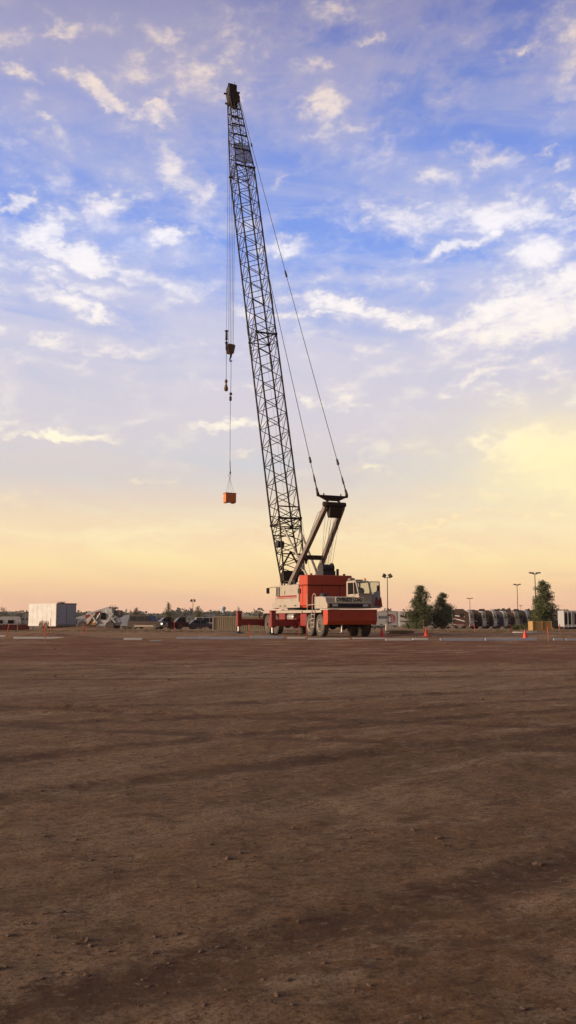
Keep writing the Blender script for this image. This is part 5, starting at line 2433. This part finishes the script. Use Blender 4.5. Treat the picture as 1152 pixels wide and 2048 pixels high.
clear = ramp(nt, fac, [
    (0.0, s2l(236, 186, 158)),
    (E_(1212), s2l(242, 192, 158)),
    (E_(1175), s2l(250, 208, 158)),
    (E_(1120), s2l(255, 230, 172)),
    (E_(1060), s2l(255, 238, 194)),
    (E_(1000), s2l(232, 218, 200)),
    (E_(935), s2l(204, 208, 216)),
    (E_(850), s2l(214, 209, 216)),
    (E_(740), s2l(194, 198, 222)),
    (E_(640), s2l(164, 180, 230)),
    (E_(500), s2l(128, 160, 236)),
    (E_(330), s2l(122, 150, 226)),
    (E_(150), s2l(112, 134, 204)),
    (E_(0), s2l(106, 118, 184)),
    (.62, s2l(200, 184, 172)),  # overhead sky, out of view, warmed to tint the ambient light
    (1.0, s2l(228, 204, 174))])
# physical sky behind the coloured veil
ns = nn(nt, 'ShaderNodeTexSky')
ns.sky_type = 'NISHITA'
ns.sun_disc = False
ns.sun_elevation = R(SUN_EL)
ns.sun_rotation = R(SUN_AZ)
nsc = nn(nt, 'ShaderNodeVectorMath', operation='SCALE')
nsc.inputs['Scale'].default_value = .10
L.new(ns.outputs[0], nsc.inputs[0])
base = mixc(nt, .93, nsc.outputs[0], clear)

# --- warp for ragged cloud edges
wn1 = vop('MULTIPLY', vop('SUBTRACT', skynoise(V, .22, 1, 1.6, 0, 4, .6, 0, True), (.5, .5, .5)), (7.0, 4.0, 0))
wn2 = vop('MULTIPLY', vop('SUBTRACT', skynoise(V, 1.1, 1, 1.5, 0, 5, .65, 0, True), (.5, .5, .5)), (1.9, 1.2, 0))
VW = vop('ADD', V, vop('ADD', wn1, wn2))

# clouds: px, py, rx, ry (photo pixels), rotation deg (clockwise down-right +), strength
CL = [(1070, 596, 210, 34, -15, 1.1), (900, 650, 90, 14, -22, .8), (120, 556, 200, 18, 12, .8), (120, 690, 200, 16, 4, .65), (690, 618, 170, 12, 9, .95), (520, 780, 160, 12, 3, .5), (980, 700, 150, 22, -16, .65), (300, 60, 90, 26, 8, .65), (500, 60, 110, 30, 0, .5), (420, 120, 60, 20, 10, .65), (560, 190, 60, 30, 0, .5), (20, 60, 60, 30, 0, .5), (330, 210, 60, 18, 20, .8), (700, 250, 50, 30, 30, .5), (730, 170, 40, 20, 0, .5), (980, 60, 60, 40, -20, .38), (480, 440, 60, 14, 0, .38), (60, 330, 60, 14, 0, .38), (1050, 560, 120, 30, -10, .8), (350, 600, 120, 18, 10, .5), (400, 700, 160, 16, 4, .5), (150, 740, 160, 18, 6, .5), (700, 700, 150, 14, 3, .5), (560, 900, 160, 12, 0, .5), (1000, 1000, 180, 14, 3, .65), (200, 1040, 160, 9, 0, .5), (480, 1075, 160, 7, 0, .5), (950, 1110, 160, 6, 0, .5), (250, 940, 180, 12, 3, .5), (110, 48, 55, 30, 10, .8), (200, 60, 280, 60, 0, .38), (45, 150, 42, 18, 0, .95), (155, 150, 42, 18, 0, .8), (232, 196, 95, 26, 22, 1.0),
      (350, 140, 120, 45, 10, .6), (430, 190, 90, 50, 0, .5), (45, 225, 60, 30, 0, .45), (80, 243, 26, 9, 0, .7), (70, 282, 40, 14, 0, .5),
      (120, 280, 22, 26, 0, .45), (660, 28, 85, 26, 0, .7), (640, 130, 40, 22, 20, .7), (652, 215, 45, 70, -30, .85), (620, 280, 60, 30, 20, .5),
      (740, 80, 45, 12, -10, .6), (870, 60, 120, 26, 10, .32), (880, 190, 30, 60, -15, .4), (790, 170, 35, 12, 25, .5), (1125, 92, 60, 52, -30, .8), (1030, 122, 34, 12, 0, .75),
      (960, 318, 42, 20, 0, .8), (862, 352, 42, 18, -10, .75), (770, 395, 50, 16, 0, .45), (802, 436, 78, 24, 10, 1.0), (760, 420, 40, 20, 0, .6),
      (1010, 430, 100, 30, 0, .95), (925, 488, 80, 15, -14, 1.05), (1110, 505, 85, 34, 0, .95), (1130, 330, 38, 12, -22, .8), (1145, 392, 30, 16, 0, .8),
      (1085, 303, 16, 7, 0, .6), (560, 352, 16, 9, 0, .6), (340, 255, 90, 16, 8, .55), (320, 280, 80, 20, 15, .4), (430, 310, 40, 20, 0, .4),
      (30, 405, 45, 10, 15, .8), (110, 445, 70, 26, -20, .95), (215, 408, 60, 24, 5, .95), (170, 515, 150, 24, 16, 1.05), (100, 490, 60, 26, 0, .9),
      (385, 382, 62, 34, 20, .95), (270, 355, 80, 30, 20, .55), (340, 488, 52, 15, 6, 1.05), (212, 636, 55, 16, 12, .95), (90, 590, 170, 26, 14, .75), (50, 560, 100, 20, 14, .6),
      (560, 500, 62, 14, 0, .95), (700, 620, 150, 16, 9, 1.0), (800, 645, 130, 14, 6, .8), (600, 432, 40, 9, 0, .4), (600, 632, 120, 10, 5, .8), (830, 578, 40, 9, 0, .6), (650, 560, 150, 16, 0, .45),
      (1120, 590, 150, 34, -16, 1.1), (1060, 645, 190, 46, -10, .95), (960, 745, 95, 18, -20, .8), (1080, 735, 110, 40, -12, .7), (1000, 790, 90, 12, 16, .7), (1140, 770, 50, 40, 0, .6),
      (455, 846, 66, 12, 0, 1.05), (650, 798, 85, 12, 4, .85), (110, 868, 120, 11, 5, 1.05), (30, 845, 60, 9, 10, .7), (200, 872, 40, 7, 0, .8),
      (1100, 905, 150, 44, 6, 1.25), (1130, 960, 120, 30, 0, .9), (980, 880, 90, 16, 10, .8), (760, 925, 70, 9, 4, .7), (850, 1040, 160, 7, -3, .8), (900, 1075, 150, 12, 5, .6), (1060, 1035, 150, 8, 2, .7),
      (60, 1000, 150, 16, 3, .5), (300, 1095, 300, 10, 0, .35)]
groups = {}
LEV = (.38, .5, .65, .8, .95, 1.1)
for (px, py, rx, ry, rot, st) in CL:
    a0, e0 = azel(px, py)
    a1, _ = azel(px + 10, py)
    _, e1 = azel(px, py + 10)
    sx = abs(a1 - a0) / 10 * rx
    sy = abs(e1 - e0) / 10 * ry
    g_ = nn(nt, 'ShaderNodeTexGradient', gradient_type='SPHERICAL')
    tm = g_.texture_mapping
    tm.vector_type = 'TEXTURE'
    tm.translation = (a0, e0, 0)
    tm.rotation = (0, 0, R(-rot))
    tm.scale = (sx * 1.3 * 1.7, sy * 1.45 * 1.7, 1)
    L.new(VW, g_.inputs[0])
    lv = min(LEV, key=lambda q: abs(q - st))
    v = g_.outputs['Fac']
    groups[lv] = v if lv not in groups else mth(nt, 'MAXIMUM', groups[lv], v)
dens = None
for lv, v in groups.items():
    v = mr(v, 0, 1, 0, lv)
    dens = v if dens is None else mth(nt, 'MAXIMUM', dens, v)
puff = skynoise(V, .42, .8, 1.5, .15, 7, .56, .2)
puff2 = skynoise(V, 1.7, .8, 1.6, .1, 7, .62, .2, off=4.0)
wisps = skynoise(V, .16, .55, 2.6, R(-6), 7, .6, .8, off=11.0)
d1 = mth(nt, 'ADD', dens, mth(nt, 'MULTIPLY', mth(nt, 'SUBTRACT', puff, .5), 1.5))
d1 = mth(nt, 'ADD', d1, mth(nt, 'MULTIPLY', mth(nt, 'SUBTRACT', puff2, .5), .6))
cover = mr(d1, -.06, .88)
# thin veil layers
veil_top = mth(nt, 'MULTIPLY', mr(EL, 24, 35), mth(nt, 'MULTIPLY', mth(nt, 'MAXIMUM', mr(skynoise(V, .10, 1, 1.4, .3, 6, .6, .5, off=2.0), .38, .62), mr(AZ, 4, -8)), .80))
veil_mid = mth(nt, 'MULTIPLY', mth(nt, 'MULTIPLY', mr(EL, 26, 13.5), mr(EL, 2.0, 8.0)), mr(wisps, .34, .62, .25, .95))
thin = mth(nt, 'MULTIPLY', mr(wisps, .42, .70), .55)
# cloud colours by elevation
lit = ramp(nt, fac, [(0.0, s2l(232, 180, 150)), (E_(1160), s2l(255, 214, 160)), (E_(1060), s2l(255, 232, 180)), (E_(940), s2l(255, 242, 205)), (E_(850), s2l(255, 246, 226)),
                     (E_(740), s2l(252, 240, 226)), (E_(640), s2l(252, 244, 238)), (E_(480), s2l(247, 243, 248)), (E_(330), s2l(240, 228, 226)), (E_(180), s2l(242, 222, 206)),
                     (E_(30), s2l(222, 204, 196)), (.62, s2l(228, 208, 190)), (1.0, s2l(235, 212, 180))])
shade = ramp(nt, fac, [(0.0, s2l(216, 168, 146)), (E_(1120), s2l(246, 214, 168)), (E_(1040), s2l(236, 212, 180)), (E_(960), s2l(214, 204, 200)), (E_(850), s2l(212, 205, 212)), (E_(700), s2l(208, 204, 220)),
                       (E_(500), s2l(192, 197, 228)), (E_(330), s2l(176, 180, 214)), (E_(150), s2l(172, 168, 196)), (E_(0), s2l(152, 150, 182)), (.62, s2l(200, 184, 172)), (1.0, s2l(220, 196, 168))])
c = mixc(nt, mth(nt, 'MAXIMUM', veil_top, veil_mid), base, shade)
c = mixc(nt, thin, c, shade)
lowfade = mr(EL, .5, 4.0)
cov = mth(nt, 'MULTIPLY', cover, lowfade)
core = mr(d1, .40, 1.12)
cc = mixc(nt, core, shade, lit)
c = mixc(nt, mth(nt, 'MULTIPLY', cov, .95), c, cc)
cov2 = mth(nt, 'MULTIPLY', mr(skynoise(VW, .15, .7, 1.7, R(-14), 8, .60, .3, off=21.0), .47, .66), mth(nt, 'MULTIPLY', mr(EL, 5, 12), .42))
c = mixc(nt, cov2, c, mixc(nt, mr(puff, .45, .65), shade, lit))
# warm glow low on the right, where the sun is behind cloud
ga, ge = azel(1130, 930)
mp = nn(nt, 'ShaderNodeMapping')
mp.vector_type = 'TEXTURE'
mp.inputs['Location'].default_value = (ga + 1, ge, 0)
mp.inputs['Scale'].default_value = (15, 6.5, 1)
L.new(vop('ADD', V, wn1), mp.inputs[0])
ln = nn(nt, 'ShaderNodeVectorMath', operation='LENGTH')
L.new(mp.outputs[0], ln.inputs[0])
c = mixc(nt, mr(ln.outputs['Value'], 0, 1.0, .80, 0), c, s2l(255, 238, 184))
# unseen sky behind and right of view, dimmed to darken camera-facing sides
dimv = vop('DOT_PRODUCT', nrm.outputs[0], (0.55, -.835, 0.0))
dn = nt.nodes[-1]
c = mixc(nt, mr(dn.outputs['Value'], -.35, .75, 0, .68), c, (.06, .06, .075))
# below the horizon: dull earth colour
c = mixc(nt, mr(EL, -.2, -3), c, (.10, .07, .05))
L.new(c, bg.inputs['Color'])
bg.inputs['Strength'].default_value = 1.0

# sun: soft, low on the left
sd = bpy.data.lights.new('sun', 'SUN')
sd.energy = 5.0
sd.angle = R(12)
sd.color = (1.0, .78, .55)
so = bpy.data.objects.new('sun', sd)
COL.objects.link(so)
d = Vector((math.sin(R(SUN_AZ)) * math.cos(R(SUN_EL)), math.cos(R(SUN_AZ)) * math.cos(R(SUN_EL)), math.sin(R(SUN_EL))))
so.rotation_euler = (-d).to_track_quat('-Z', 'Y').to_euler()
so.location = d * 60

# ================================================================== colour management
sc.view_settings.view_transform = 'Standard'
sc.view_settings.look = 'None'
sc.view_settings.exposure = 0.1
sc.view_settings.gamma = 1
sc.cycles.max_bounces = 6
sc.cycles.volume_bounces = 0
sc.cycles.transparent_max_bounces = 16
